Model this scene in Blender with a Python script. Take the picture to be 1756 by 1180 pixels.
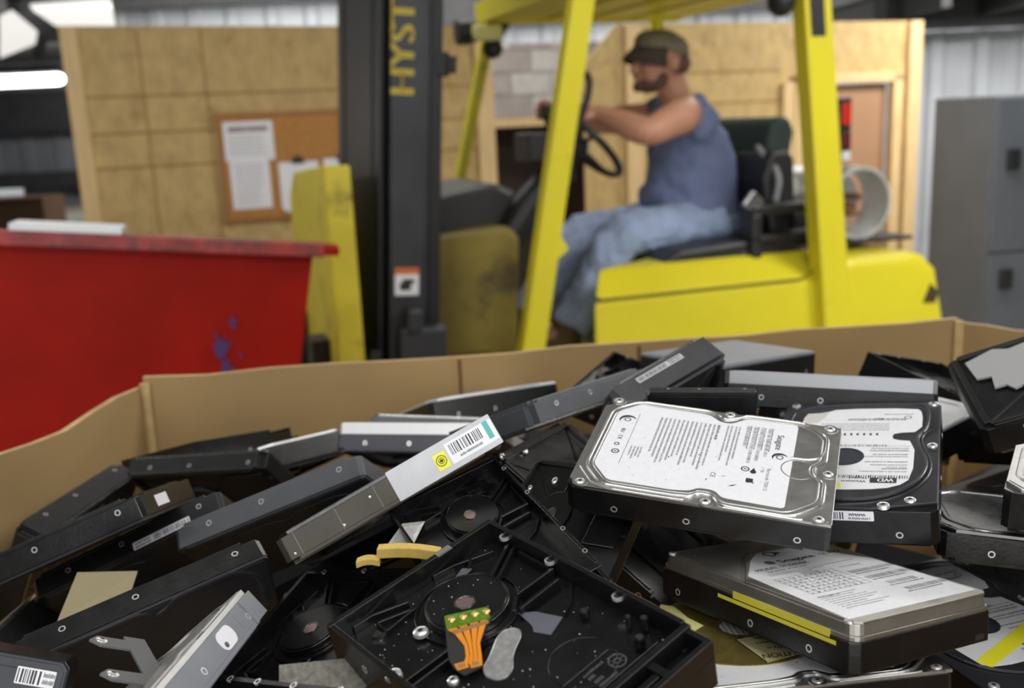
import bpy, bmesh, math, random
from mathutils import Vector, Matrix, Quaternion
random.seed(7)
for o in list(bpy.data.objects): bpy.data.objects.remove(o)
S = bpy.context.scene
COL = S.collection
R = math.radians

# ------------------------------------------------------------------ camera
cd = bpy.data.cameras.new('camera')
cd.sensor_width = 36.0
cd.lens = 36.0 * 1707.0 / 1756.0
cd.clip_start = 0.02
cam = bpy.data.objects.new('camera', cd)
cam.matrix_world = Matrix.Translation((0, 0, 1.65)) @ Matrix.Rotation(R(90 - 12.7), 4, 'X') @ Matrix.Rotation(R(-2.6), 4, 'Z')
cd.dof.use_dof = True
cd.dof.focus_distance = 0.545
cd.dof.aperture_fstop = 8.0
COL.objects.link(cam)
S.camera = cam

# ------------------------------------------------------------------ view, world, lamps
S.view_settings.view_transform = 'Standard'
S.view_settings.look = 'None'
S.view_settings.exposure = 0.12
S.view_settings.gamma = 1.0
S.view_settings.use_curve_mapping = False
w = bpy.data.worlds.new('hall_air')
S.world = w
w.use_nodes = True
w.node_tree.nodes['Background'].inputs[0].default_value = (0.80, 0.90, 1.0, 1)
w.node_tree.nodes['Background'].inputs[1].default_value = 0.13
def area(name, loc, size, sizey, power, rot=(0, 0, 0), col=(1, 0.98, 0.94)):
    l = bpy.data.lights.new(name, 'AREA'); l.shape = 'RECTANGLE'
    l.size = size; l.size_y = sizey; l.energy = power; l.color = col
    o = bpy.data.objects.new(name, l); o.location = loc; o.rotation_euler = rot
    COL.objects.link(o)
    return o
# rows of ceiling fluorescents of the hall, plus added fill lamps noted below
area('hall_or_fill_lamp', (-1.5, -1.6, 3.2), 2.4, 0.5, 34, (R(18), 0, 0))
area('hall_or_fill_lamp', (1.6, -1.4, 3.2), 2.4, 0.5, 40, (R(18), 0, 0))
area('hall_or_fill_lamp', (0.1, 0.5, 3.2), 1.6, 0.5, 12)
area('hall_or_fill_lamp', (2.9, 2.0, 3.1), 2.0, 0.5, 85)
area('hall_or_fill_lamp', (-2.8, 2.4, 3.1), 2.0, 0.5, 38)
area('hall_or_fill_lamp', (-0.9, 4.4, 3.1), 2.4, 0.5, 30)
area('hall_or_fill_lamp', (2.2, 5.4, 3.1), 2.4, 0.5, 54)
area('hall_or_fill_lamp', (4.6, 6.8, 3.1), 2.4, 0.6, 150, (R(40), 0, 0))  # added fill to brighten the metal wall at right
area('hall_or_fill_lamp', (0.2, 8.0, 3.1), 2.0, 0.6, 60, (R(10), 0, 0))  # added fill to brighten the block wall behind the gap
area('hall_or_fill_lamp', (-2.0, 12.6, 3.3), 7.0, 0.8, 230, (R(55), 0, 0))  # added fill to brighten the back wall
area('hall_or_fill_lamp', (5.0, 12.6, 2.9), 6.0, 0.8, 190, (R(55), 0, 0))  # added fill for the right part of the back wall
area('hall_or_fill_lamp', (-9.5, 21.5, 3.4), 4.0, 0.8, 130, (R(35), 0, 0))  # added fill to lift the dark far left bay
# unseen soft fill added behind the camera to brighten the front
area('added_front_fill', (0.6, -2.9, 1.15), 4.2, 2.0, 105, (R(98), 0, 0), (0.96, 0.98, 1.0))

# ------------------------------------------------------------------ materials
def lin(r, g, b):
    f = lambda c: (c / 255 / 12.92) if c / 255 <= 0.04045 else ((c / 255 + 0.055) / 1.055) ** 2.4
    return (f(r), f(g), f(b))
MATS = {}
def mat(name, rgb, rough=0.5, metal=0.0, vary=0.0, vscale=20.0, bump=0.0, bscale=60.0, dark=None, dscale=6.0, damt=0.5, spec=0.5, emit=None, stretch=(1, 1, 1), rvary=0.0, coat=0.0):
    if name in MATS: return MATS[name]
    m = bpy.data.materials.new(name); m.use_nodes = True
    nt = m.node_tree; N = nt.nodes; L = nt.links
    b = N['Principled BSDF']
    b.inputs['Base Color'].default_value = (*rgb, 1)
    b.inputs['Roughness'].default_value = rough
    b.inputs['Metallic'].default_value = metal
    b.inputs['Specular IOR Level'].default_value = spec
    b.inputs['Coat Weight'].default_value = coat
    tc = N.new('ShaderNodeTexCoord'); mp = N.new('ShaderNodeMapping')
    mp.inputs['Scale'].default_value = stretch
    L.new(tc.outputs['Object'], mp.inputs['Vector'])
    cur = None
    if vary > 0:
        n = N.new('ShaderNodeTexNoise'); n.inputs['Scale'].default_value = vscale; n.inputs['Detail'].default_value = 5
        L.new(mp.outputs[0], n.inputs['Vector'])
        r = N.new('ShaderNodeValToRGB')
        r.color_ramp.elements[0].position = 0.3; r.color_ramp.elements[1].position = 0.7
        r.color_ramp.elements[0].color = (*[c * (1 - vary) for c in rgb], 1)
        r.color_ramp.elements[1].color = (*[min(1, c * (1 + vary)) for c in rgb], 1)
        L.new(n.outputs['Fac'], r.inputs['Fac']); cur = r.outputs['Color']
    if dark is not None:
        n = N.new('ShaderNodeTexNoise'); n.inputs['Scale'].default_value = dscale; n.inputs['Detail'].default_value = 7; n.inputs['Roughness'].default_value = 0.65
        L.new(mp.outputs[0], n.inputs['Vector'])
        r = N.new('ShaderNodeValToRGB'); r.color_ramp.elements[0].position = 1 - damt; r.color_ramp.elements[1].position = min(1, 1 - damt + 0.14)
        L.new(n.outputs['Fac'], r.inputs['Fac'])
        mx = N.new('ShaderNodeMixRGB')
        mx.inputs['Color1'].default_value = (*rgb, 1)
        if cur: L.new(cur, mx.inputs['Color1'])
        mx.inputs['Color2'].default_value = (*dark, 1)
        L.new(r.outputs['Color'], mx.inputs['Fac']); cur = mx.outputs['Color']
    if cur: L.new(cur, b.inputs['Base Color'])
    if rvary > 0:
        n = N.new('ShaderNodeTexNoise'); n.inputs['Scale'].default_value = vscale * 1.7; n.inputs['Detail'].default_value = 6
        L.new(mp.outputs[0], n.inputs['Vector'])
        mr = N.new('ShaderNodeMapRange'); mr.inputs[3].default_value = max(0.03, rough - rvary); mr.inputs[4].default_value = min(1, rough + rvary)
        L.new(n.outputs['Fac'], mr.inputs[0]); L.new(mr.outputs[0], b.inputs['Roughness'])
    if bump > 0:
        n = N.new('ShaderNodeTexNoise'); n.inputs['Scale'].default_value = bscale; n.inputs['Detail'].default_value = 4
        L.new(mp.outputs[0], n.inputs['Vector'])
        bp = N.new('ShaderNodeBump'); bp.inputs['Strength'].default_value = bump; bp.inputs['Distance'].default_value = 0.002
        L.new(n.outputs['Fac'], bp.inputs['Height']); L.new(bp.outputs['Normal'], b.inputs['Normal'])
    if emit:
        b.inputs['Emission Color'].default_value = (*emit[0], 1); b.inputs['Emission Strength'].default_value = emit[1]
    MATS[name] = m
    return m

# ------------------------------------------------------------------ mesh builder
class M:
    def __init__(s, k=1.0): s.v = []; s.f = []; s.k = k
    def add(s, vs, fs, mi=0, T=None):
        n = len(s.v)
        for p in vs:
            p = Vector(p)
            if T is not None: p = T @ p
            s.v.append(p * s.k)
        for f in fs: s.f.append((tuple(i + n for i in f), mi))
        return s
    def box(s, x0, x1, y0, y1, z0, z1, mi=0, T=None):
        return s.add([(x0, y0, z0), (x1, y0, z0), (x1, y1, z0), (x0, y1, z0), (x0, y0, z1), (x1, y0, z1), (x1, y1, z1), (x0, y1, z1)],
                     [(0, 3, 2, 1), (4, 5, 6, 7), (0, 1, 5, 4), (1, 2, 6, 5), (2, 3, 7, 6), (3, 0, 4, 7)], mi, T)
    def prism(s, poly, z0, z1, mi=0, T=None, top=None):
        n = len(poly); top = top or poly
        a = sum(poly[i][0] * poly[(i + 1) % n][1] - poly[(i + 1) % n][0] * poly[i][1] for i in range(n))
        if a < 0: poly = poly[::-1]; top = top[::-1]
        vs = [(p[0], p[1], z0) for p in poly] + [(p[0], p[1], z1) for p in top]
        fs = [tuple(range(n - 1, -1, -1)), tuple(range(n, 2 * n))] + [(i, (i + 1) % n, n + (i + 1) % n, n + i) for i in range(n)]
        return s.add(vs, fs, mi, T)
    def ring(s, c, r0, r1, z0, z1, n=24, mi=0, T=None):
        vs = []
        for r, z in ((r1, z0), (r1, z1), (r0, z1), (r0, z0)):
            for i in range(n):
                a = 2 * math.pi * i / n; vs.append((c[0] + r * math.cos(a), c[1] + r * math.sin(a), z))
        fs = []
        for q in range(4):
            q2 = (q + 1) % 4
            for i in range(n):
                j = (i + 1) % n; fs.append((q * n + i, q * n + j, q2 * n + j, q2 * n + i))
        return s.add(vs, fs, mi, T)
    def cyl(s, c, r, z0, z1, n=24, mi=0, T=None, r2=None, sx=1, sy=1):
        r2 = r if r2 is None else r2
        p = [(c[0] + sx * r * math.cos(2 * math.pi * i / n), c[1] + sy * r * math.sin(2 * math.pi * i / n)) for i in range(n)]
        q = [(c[0] + sx * r2 * math.cos(2 * math.pi * i / n), c[1] + sy * r2 * math.sin(2 * math.pi * i / n)) for i in range(n)]
        return s.prism(p, z0, z1, mi, T, q)
    def tube(s, pts, rad, n=10, mi=0, T=None, closed=False, flat=None):
        pts = [Vector(p) for p in pts]; m = len(pts)
        rads = rad if isinstance(rad, (list, tuple)) else [rad] * m
        vs = []; fs = []; prev = None
        for i in range(m):
            if closed: d = pts[(i + 1) % m] - pts[i - 1]
            else: d = pts[min(i + 1, m - 1)] - pts[max(i - 1, 0)]
            d.normalize()
            if prev is None:
                up = Vector((0, 0, 1)) if abs(d.z) < 0.9 else Vector((0, 1, 0))
                u = up - d * up.dot(d)
            else: u = prev - d * prev.dot(d)
            u.normalize(); prev = u; v = d.cross(u)
            for k in range(n):
                a = 2 * math.pi * k / n
                ru = rads[i] if not isinstance(rads[i], tuple) else rads[i][0]
                rv = rads[i] if not isinstance(rads[i], tuple) else rads[i][1]
                vs.append(pts[i] + u * math.cos(a) * ru + v * math.sin(a) * rv)
        for i in range(m if closed else m - 1):
            j = (i + 1) % m
            for k in range(n): fs.append((i * n + k, i * n + (k + 1) % n, j * n + (k + 1) % n, j * n + k))
        if not closed: fs += [tuple(range(n - 1, -1, -1)), tuple(range((m - 1) * n, m * n))]
        return s.add(vs, fs, mi, T)
    def ridge(s, path, wd, h, z, closed=False, mi=0, T=None):
        # raised half-round bead pressed into a flat sheet, path in xy
        P = [Vector((p[0], p[1])) for p in path]; m = len(P)
        prof = [(-1, 0), (-0.72, 0.6), (-0.35, 0.95), (0.35, 0.95), (0.72, 0.6), (1, 0)]
        vs = []; fs = []; k = len(prof)
        for i in range(m):
            d = (P[(i + 1) % m] - P[i - 1]) if closed else (P[min(i + 1, m - 1)] - P[max(i - 1, 0)])
            d.normalize(); nrm = Vector((-d.y, d.x))
            for a, b in prof:
                q = P[i] + nrm * a * wd / 2; vs.append((q.x, q.y, z + b * h))
        for i in range(m if closed else m - 1):
            j = (i + 1) % m
            for q in range(k - 1): fs.append((i * k + q, j * k + q, j * k + q + 1, i * k + q + 1))
        return s.add(vs, fs, mi, T)
    def ell(s, c, r, mi=0, T=None, nu=16, nv=10):
        vs = [(c[0], c[1], c[2] - r[2])]; fs = []
        for j in range(1, nv):
            t = math.pi * j / nv - math.pi / 2
            for i in range(nu):
                a = 2 * math.pi * i / nu
                vs.append((c[0] + r[0] * math.cos(t) * math.cos(a), c[1] + r[1] * math.cos(t) * math.sin(a), c[2] + r[2] * math.sin(t)))
        vs.append((c[0], c[1], c[2] + r[2])); e = len(vs) - 1
        for i in range(nu):
            k = (i + 1) % nu
            fs.append((0, 1 + k, 1 + i)); fs.append((e, 1 + (nv - 2) * nu + i, 1 + (nv - 2) * nu + k))
            for j in range(nv - 2): fs.append((1 + j * nu + i, 1 + j * nu + k, 1 + (j + 1) * nu + k, 1 + (j + 1) * nu + i))
        return s.add(vs, fs, mi, T)
    def mesh(s, name, mats):
        me = bpy.data.meshes.new(name)
        me.from_pydata([tuple(p) for p in s.v], [], [f for f, _ in s.f])
        for m_ in mats: me.materials.append(m_)
        for p, (_, mi) in zip(me.polygons, s.f): p.material_index = mi
        me.update()
        return me

def smooth_path(pts, it=2, closed=False):
    P = [Vector(p) for p in pts]
    for _ in range(it):
        Q = []; n = len(P)
        if not closed: Q.append(P[0])
        for i in range(n if closed else n - 1):
            a, b = P[i], P[(i + 1) % n]
            Q += [a.lerp(b, 0.25), a.lerp(b, 0.75)]
        if not closed: Q.append(P[-1])
        P = Q
    return P
def rrect(x0, x1, y0, y1, r, n=4):
    o = []
    for cx, cy, a0 in ((x1 - r, y1 - r, 0), (x0 + r, y1 - r, 90), (x0 + r, y0 + r, 180), (x1 - r, y0 + r, 270)):
        for i in range(n + 1):
            a = R(a0 + 90 * i / n); o.append((cx + r * math.cos(a), cy + r * math.sin(a)))
    return o
_txt = {}
def glyphs(t):
    if t not in _txt:
        c = bpy.data.curves.new('t', 'FONT'); c.body = t; c.size = 1.0; c.resolution_u = 3
        o = bpy.data.objects.new('t', c); COL.objects.link(o)
        dg = bpy.context.evaluated_depsgraph_get(); dg.update()
        me = o.evaluated_get(dg).to_mesh()
        vs = [tuple(v.co) for v in me.vertices]; fs = [tuple(p.vertices) for p in me.polygons]
        o.evaluated_get(dg).to_mesh_clear(); bpy.data.objects.remove(o); bpy.data.curves.remove(c)
        if vs:
            x1 = max(v[0] for v in vs); x0 = min(v[0] for v in vs)
            vs = [(v[0] - x0, v[1], 0) for v in vs]
            wd = x1 - x0
        else: wd = 0
        _txt[t] = (vs, fs, wd)
    return _txt[t]
def text(m, t, p, u, size, z, mi=1, width=None, up=None, h=0.0, bold=0):
    # p: start of the baseline (x,y); u: reading direction; up = u turned 90 deg left unless given
    vs, fs, wd = glyphs(t)
    u = Vector((u[0], u[1])).normalized(); v = Vector((-u.y, u.x)) if up is None else Vector(up)
    sx = size if width is None else width / max(wd, 1e-6)
    m.add([(p[0] + u.x * a * sx + v.x * b * size, p[1] + u.y * a * sx + v.y * b * size, z) for a, b, _ in vs], fs, mi)
    if bold:
        m.add([(p[0] + u.x * (a * sx + bold) + v.x * b * size, p[1] + u.y * (a * sx + bold) + v.y * b * size, z) for a, b, _ in vs], fs, mi)
def inkrect(m, p, u, a0, a1, b0, b1, z, mi=1):
    u = Vector((u[0], u[1])).normalized(); v = Vector((-u.y, u.x))
    q = [(p[0] + u.x * a + v.x * b, p[1] + u.y * a + v.y * b, z) for a, b in ((a0, b0), (a1, b0), (a1, b1), (a0, b1))]
    m.add(q, [(0, 1, 2, 3)], mi)
def barcode(m, p, u, ln, ht, z, mi=1, rng=random, unit=0.45):
    a = 0
    while a < ln:
        wd = unit * rng.choice((0.6, 1, 1, 1.6)); inkrect(m, p, u, a, min(a + wd, ln), 0, ht, z, mi); a += wd + unit * rng.choice((0.7, 1, 1.5, 2))
def dashes(m, p, u, ln, ht, z, mi=1, rng=random, lo=1.0, hi=4.0, gap=0.55):
    a = 0
    while a < ln:
        wd = rng.uniform(lo, hi)
        # a word: small strokes
        b = a
        while b < min(a + wd, ln):
            inkrect(m, p, u, b, b + 0.36, 0, ht * rng.choice((0.75, 1.0, 0.8)), z, mi); b += 0.58
        a += wd + gap

# ------------------------------------------------------------------ objects
def tag(o, label, cat, group=None, kind=None):
    o['label'] = label; o['category'] = cat
    if group: o['group'] = group
    if kind: o['kind'] = kind
    return o
def obj(name, m, mats, parent=None, bevel=0, smooth=False, seg=2, label=None, loc=None):
    if not isinstance(mats, (list, tuple)): mats = [mats]
    me = m.mesh(name, mats) if isinstance(m, M) else m
    o = bpy.data.objects.new(name, me); COL.objects.link(o)
    if parent is not None: o.parent = parent
    if bevel:
        b = o.modifiers.new('bevel', 'BEVEL'); b.width = bevel; b.segments = seg; b.limit_method = 'ANGLE'; b.angle_limit = R(35)
    if smooth:
        for p in me.polygons: p.use_smooth = True
        try: me.set_sharp_from_angle(angle=R(40))
        except Exception: pass
    if label: o['label'] = label
    if loc: o.location = loc
    return o
def empty(name, loc, rz=0.0, rot=None):
    o = bpy.data.objects.new(name, None); COL.objects.link(o)
    o.location = loc; o.rotation_euler = rot or (0, 0, rz); o.empty_display_size = 0.05
    return o
def structure(name, m, mats, parent=None, **k):
    o = obj(name, m, mats, parent, **k)
    if parent is None: o['kind'] = 'structure'
    return o
# ------------------------------------------------------------------ materials used across the place
m_floor = mat('stained_concrete', lin(150, 146, 138), 0.6, vary=0.25, vscale=1.5, bump=0.2)
m_dark = mat('dark_steel', (0.03, 0.03, 0.032), 0.6, vary=0.3, vscale=3)
m_ceil = mat('roof_sheet', (0.20, 0.20, 0.205), 0.7, vary=0.3, vscale=1.0)
m_greymetal = mat('galvanised_sheet', lin(176, 180, 186), 0.45, 0.1, vary=0.12, vscale=2.0)
m_farmetal = mat('far_wall_sheet', lin(120, 122, 128), 0.6, vary=0.2, vscale=1.0)
m_osb = mat('strand_board', lin(182, 154, 100), 0.65, vary=0.16, vscale=12, dark=lin(156, 124, 72), dscale=7, damt=0.46, bump=0.3, bscale=40, stretch=(1, 1, 0.7))
m_stud = mat('pine_stud', lin(208, 178, 128), 0.6, vary=0.12, vscale=6, stretch=(8, 8, 0.6))
m_cork = mat('cork_board', lin(170, 120, 62), 0.85, vary=0.2, vscale=60)
m_corkframe = mat('cork_frame', lin(150, 104, 52), 0.5)
m_paper = mat('paper', lin(222, 222, 226), 0.7)
m_ink = mat('black_ink', (0.02, 0.02, 0.024), 0.6)
m_greyink = mat('grey_ink', (0.28, 0.28, 0.31), 0.7)
m_redink = mat('maroon_ink', lin(96, 34, 44), 0.7)
m_block = mat('grey_block', lin(146, 142, 138), 0.85, vary=0.12, vscale=8, bump=0.4, bscale=50)
m_blockd = mat('brown_grey_block', lin(122, 114, 110), 0.85, vary=0.12, vscale=8, bump=0.4, bscale=50)
m_mortar = mat('mortar', lin(158, 154, 149), 0.9)
m_door = mat('door_skin', lin(158, 120, 90), 0.5, vary=0.06, vscale=3)
m_recessshade = mat('recess_shade', lin(60, 44, 34), 0.6, vary=0.3, vscale=3)  # shade of the open doorway put into a dark brown
m_tubeglow = mat('lit_tube', (1, 1, 1), 0.4, emit=((0.93, 0.97, 1.0), 7.0))
m_sky = mat('daylight_panel', (0.8, 0.8, 0.78), 0.5, emit=((1.0, 0.98, 0.92), 0.75))
m_black = mat('black_plastic', (0.018, 0.018, 0.019), 0.45)
m_steel = mat('bare_steel', (0.62, 0.62, 0.62), 0.25, 1.0, rvary=0.1)
m_white = mat('white_paint', lin(226, 228, 230), 0.5)

# ------------------------------------------------------------------ hall shell
structure('floor', M().box(-16, 14, -4, 30, -0.1, 0), m_floor)
structure('ceiling', M().box(-16, 14, -4, 30, 3.65, 3.75), m_ceil)
def corrugated(n_, x0, x1, y, z0, z1, pitch, dep, mt):
    m = M(); x = x0
    prof = [(0, 0), (0.55, 0), (0.65, -dep), (0.9, -dep)]
    P = []
    while x < x1:
        for a, b in prof: P.append((x + a * pitch, y + b))
        x += pitch
    vs = []; fs = []
    for p in P: vs += [(p[0], p[1], z0), (p[0], p[1], z1)]
    for i in range(len(P) - 1): fs.append((2 * i, 2 * i + 2, 2 * i + 3, 2 * i + 1))
    m.add(vs, fs); m.box(x0, x1, y + 0.02, y + 0.1, z0, z1)
    return structure(n_, m, mt)
corrugated('wall_back', -6.3, 14, 16, 0, 3.65, 0.6, 0.05, m_greymetal)
corrugated('wall_left', -16, -6.95, 27, 0, 3.65, 0.9, 0.06, m_farmetal)
corrugated('wall_right', 3.7, 9.5, 9.5, 0, 2.26, 0.42, 0.05, m_greymetal)
structure('trim_1', M().box(-1.0, 13.9, 14.8, 15.1, 3.02, 3.64), m_dark)
structure('trim_2', M().box(-6.9, -1.0, 14.8, 15.1, 3.42, 3.64), m_dark)
m = M().box(3.4, 9.5, 9.1, 9.4, 2.27, 2.55)
for i in range(9): m.box(3.5 + i * 0.7, 3.58 + i * 0.7, 8.2, 9.1, 2.36, 2.55)
m.box(3.4, 9.5, 8.2, 12, 2.55, 2.6)
m.box(3.4, 9.5, 8.0, 8.2, 2.62, 3.2)
structure('trim_3', m, m_dark)
structure('window_1', M().prism([(-9.39, 19.57), (-7.1, 16.42), (-5.9, 12.78), (-6.31, 13.31)], 3.2, 3.22), m_sky)
structure('window_2', M().prism([(-5.51, 12.31), (-4.4, 12.0), (-5.55, 15.2), (-6.16, 14.59)], 3.2, 3.22), m_sky)
structure('trim_4', M().tube([(-5.3, 11.6, 3.22), (-6.6, 15.2, 3.22), (-8.6, 19.4, 3.22)], 0.10, n=4), m_dark)
structure('trim_5', M().box(-9.25, -9.0, 17.4, 17.65, 0, 3.64), m_dark)
structure('trim_6', M().box(-15.9, -7.0, 26.5, 26.8, 0.45, 0.85), m_dark)
structure('trim_7', M().box(-15.9, -7.0, 26.3, 26.7, 1.9, 2.9), m_dark)

# lit fluorescent fixture at the left
t = tag(empty('fluorescent_light', (-4.35, 8.0, 2.11)), 'glowing white fluorescent tube hanging at the left edge beside the plywood room', 'light')
obj('tube', M().tube([(-1.0, 0, 0), (0.94, 0, 0), (0.97, 0, 0), (0.985, 0, 0)], [0.045, 0.045, 0.035, 0.012], n=16), m_tubeglow, t, smooth=True)
obj('housing', M().box(-1.0, 0.97, -0.05, 0.05, 0.055, 0.11), m_dark, t)
obj('hanger', M().tube([(-0.3, 0, 0.1), (-0.3, 0, 1.54)], 0.008), m_dark, t)
l = bpy.data.lights.new('tube_light', 'AREA'); l.shape = 'RECTANGLE'; l.size = 1.9; l.size_y = 0.08; l.energy = 14; l.color = (0.9, 0.95, 1)
lo = bpy.data.objects.new('tube_light', l); lo.location = (-4.35, 7.93, 2.05); lo.rotation_euler = (R(-20), 0, 0); COL.objects.link(lo)

# ------------------------------------------------------------------ plywood office (the wall runs away to the right)
WL = Matrix.Translation((-2.521, 6.0, 0)) @ Matrix.Rotation(R(20), 4, 'Z')
def wallobj(n_, mm, mats, **k):
    o = structure(n_, mm, mats, **k); o.matrix_world = WL; return o
def wplate(poly, y0, y1):
    mm = M()
    return mm.prism([(a, b) for a, b in poly], -y1, -y0, 0, Matrix.Rotation(R(90), 4, 'X'))
m = wplate([(0.05, 0), (2.55, 0), (2.55, 2.262), (0.05, 2.288)], 0.0, 0.02)
wallobj('wall_office', m, m_osb)
m = wplate([(3.29, 0), (5.10, 0), (5.10, 1.81), (5.93, 1.81), (5.93, 0), (6.2, 0), (6.2, 2.262), (3.56, 2.262), (3.29, 1.99)], 0.0, 0.02)
wallobj('wall_office_right', m, m_osb)
m = M()
m.box(0.0, 0.095, -0.03, 0.06, 0, 2.285)
wallobj('trim_8', m, m_stud, bevel=0.004)
wallobj('trim_9', M().box(2.5, 2.62, -0.035, 0.06, 0, 2.262), m_stud, bevel=0.004)
wallobj('trim_10', M().box(3.61, 3.735, -0.04, 0.0, 0, 2.25), m_stud, bevel=0.004)
wallobj('trim_11', M().box(4.92, 5.02, -0.04, 0.0, 0, 1.83), m_stud, bevel=0.004)
wallobj('trim_12', M().box(6.08, 6.2, -0.04, 0.1, 0, 2.26), m_stud, bevel=0.004)
wallobj('trim_13', M().box(5.93, 6.02, -0.05, 0.0, 0, 1.87).box(5.02, 5.10, -0.05, 0.0, 0, 1.87).box(5.02, 6.02, -0.05, 0.0, 1.81, 1.88), m_stud, bevel=0.004)
wallobj('trim_14', M().box(2.6, 3.3, 0.0, 0.12, 1.60, 1.66), m_stud)
# sheet joints, thin battens on the board wall
m = M()
for zz in (1.885, 1.672, 1.47): m.box(0.1, 2.5, -0.004, 0.0, zz - 0.006, zz + 0.006)
for ss in (0.42, 0.78, 1.62): m.box(ss - 0.005, ss + 0.005, -0.004, 0, 0, 2.26)
for zz in (1.92, 1.7, 1.45): m.box(3.74, 4.92, -0.004, 0, zz - 0.006, zz + 0.006)
wallobj('trim_15', m, mat('sheet_joint', lin(148, 114, 62), 0.8))
d = wallobj('door_1', M().box(5.11, 5.92, 0.03, 0.07, 0, 1.80), m_door)
obj('door_handle', M().ell((5.2, 0.0, 0.95), (0.03, 0.035, 0.03)), m_steel, d)
wallobj('dark_recess_sheet', M().box(2.62, 3.29, 0.55, 0.6, 0, 1.60), m_recessshade)  # dark sheet standing in for the shade inside the open doorway
wallobj('trim_16', M().box(2.60, 2.62, 0.06, 0.6, 0, 1.66).box(3.29, 3.31, 0.02, 0.6, 0, 1.66).box(2.6, 3.3, 0.12, 0.6, 1.6, 1.62), m_recessshade)
# block wall seen through the gap
m = M()
m.box(2.2, 4.6, 2.26, 2.4, 0, 2.32, 2)
z = 0.062; r_ = 0
rb = random.Random(3)
while z < 2.3:
    x = 2.2 - (0.2 if r_ % 2 else 0)
    while x < 4.6:
        m.box(max(2.2, x + 0.006), min(4.6, x + 0.394), 2.235, 2.27, z + 0.006, min(2.32, z + 0.194), 1 if rb.random() < 0.45 else 0)
        x += 0.4
    z += 0.2; r_ += 1
wallobj('wall_block', m, [m_block, m_blockd, m_mortar])

# notice board and what is pinned on it
def wthing(n_, s, y, z, label, cat, group=None):
    e = empty(n_, (0, 0, 0)); e.matrix_world = WL @ Matrix.Translation((s, y, z)); tag(e, label, cat, group); return e
RX = Matrix.Rotation(R(90), 4, 'X')
b = wthing('notice_board', 1.3, -0.002, 1.12, 'brown cork notice board on the plywood wall behind the black mast', 'notice board')
obj('cork_panel', M().box(-0.46, 0.46, -0.012, 0, 0.0, 0.62), m_cork, b)
obj('frame', M().box(-0.49, 0.49, -0.02, 0, 0.62, 0.645).box(-0.49, 0.49, -0.02, 0, -0.025, 0).box(-0.49, -0.46, -0.02, 0, 0, 0.62).box(0.46, 0.49, -0.02, 0, 0, 0.62), m_corkframe, b)
def sheet(w_, h_, head, rng):
    mm = M(); mm.box(0, w_, 0.0, 0.001, 0, h_, 0)
    def rect(x0, x1, z0, z1, mi): mm.add([(x0, -0.0006, z0), (x1, -0.0006, z0), (x1, -0.0006, z1), (x0, -0.0006, z1)], [(0, 1, 2, 3)], mi)
    z_ = h_ - 0.03
    if head:
        for (a, b_) in head: 
            x = a
            while x < b_: rect(x, x + 0.012, z_ - 0.03, z_, 2); x += 0.016
        z_ -= 0.055
    while z_ > 0.03:
        x = 0.03
        e = w_ - rng.uniform(0.03, 0.08)
        while x < e:
            l_ = rng.uniform(0.01, 0.03); rect(x, min(x + l_, e), z_ - 0.006, z_, 1); x += l_ + 0.006
        z_ -= 0.022
    return mm
rg = random.Random(5)
n1 = wthing('notice_sheet', 0.85, -0.018, 1.472, 'white notice with a dark red heading, topmost sheet on the cork board', 'notice')
obj('paper', sheet(0.30, 0.238, [(0.03, 0.13), (0.145, 0.27)], rg), [m_paper, m_greyink, m_redink], n1)
n2 = wthing('notice_sheet', 0.868, -0.016, 1.175, 'white sheet of small print pinned below the red headed notice', 'notice')
obj('paper', sheet(0.24, 0.305, None, rg), [m_paper, m_greyink, m_ink], n2)
for i, (s_, z_, lb) in enumerate(((1.165, 1.14, 'clipboard with white paper hanging right of the printed notices'), (1.45, 1.15, 'clipboard with white paper half hidden by the mast and yellow plate'))):
    c = wthing('clipboard', s_, -0.018, z_, lb, 'clipboard', None)
    obj('board', M().box(-0.005, 0.255, 0, 0.004, -0.01, 0.325), m_corkframe, c)
    obj('paper', M().prism([(0, 0.02), (0.03, 0), (0.25, 0.0), (0.25, 0.31), (0, 0.31)], 0.0005, 0.002, 0, RX), m_paper, c)
    obj('clip', M().box(0.085, 0.165, -0.012, 0.004, 0.30, 0.325).box(0.105, 0.145, -0.02, 0.0, 0.32, 0.345), m_black, c, bevel=0.003)

# grey cabinet at the right
c = tag(empty('steel_cabinet', (3.02, 6.2, 0), R(12)), 'tall grey steel cabinet against the light metal wall at the right edge', 'cabinet')
mc = mat('cabinet_grey', lin(98, 102, 108), 0.45, vary=0.08, vscale=4)
obj('body', M().box(0.0, 0.95, 0.03, 0.62, 0.06, 1.66), mc, c, bevel=0.008)
obj('plinth', M().box(0.02, 0.93, 0.06, 0.6, 0, 0.06), m_black, c)
dr = obj('door', M().box(0.008, 0.94, 0.0, 0.028, 0.70, 1.645), mc, c, bevel=0.006)
obj('latch', M().box(0.08, 0.17, -0.03, 0.0, 1.21, 1.34), m_black, dr, bevel=0.01)
dr = obj('door', M().box(0.008, 0.94, 0.0, 0.028, 0.075, 0.685), mc, c, bevel=0.006)
obj('latch', M().box(0.08, 0.17, -0.03, 0.0, 0.46, 0.59), m_black, dr, bevel=0.01)

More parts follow.
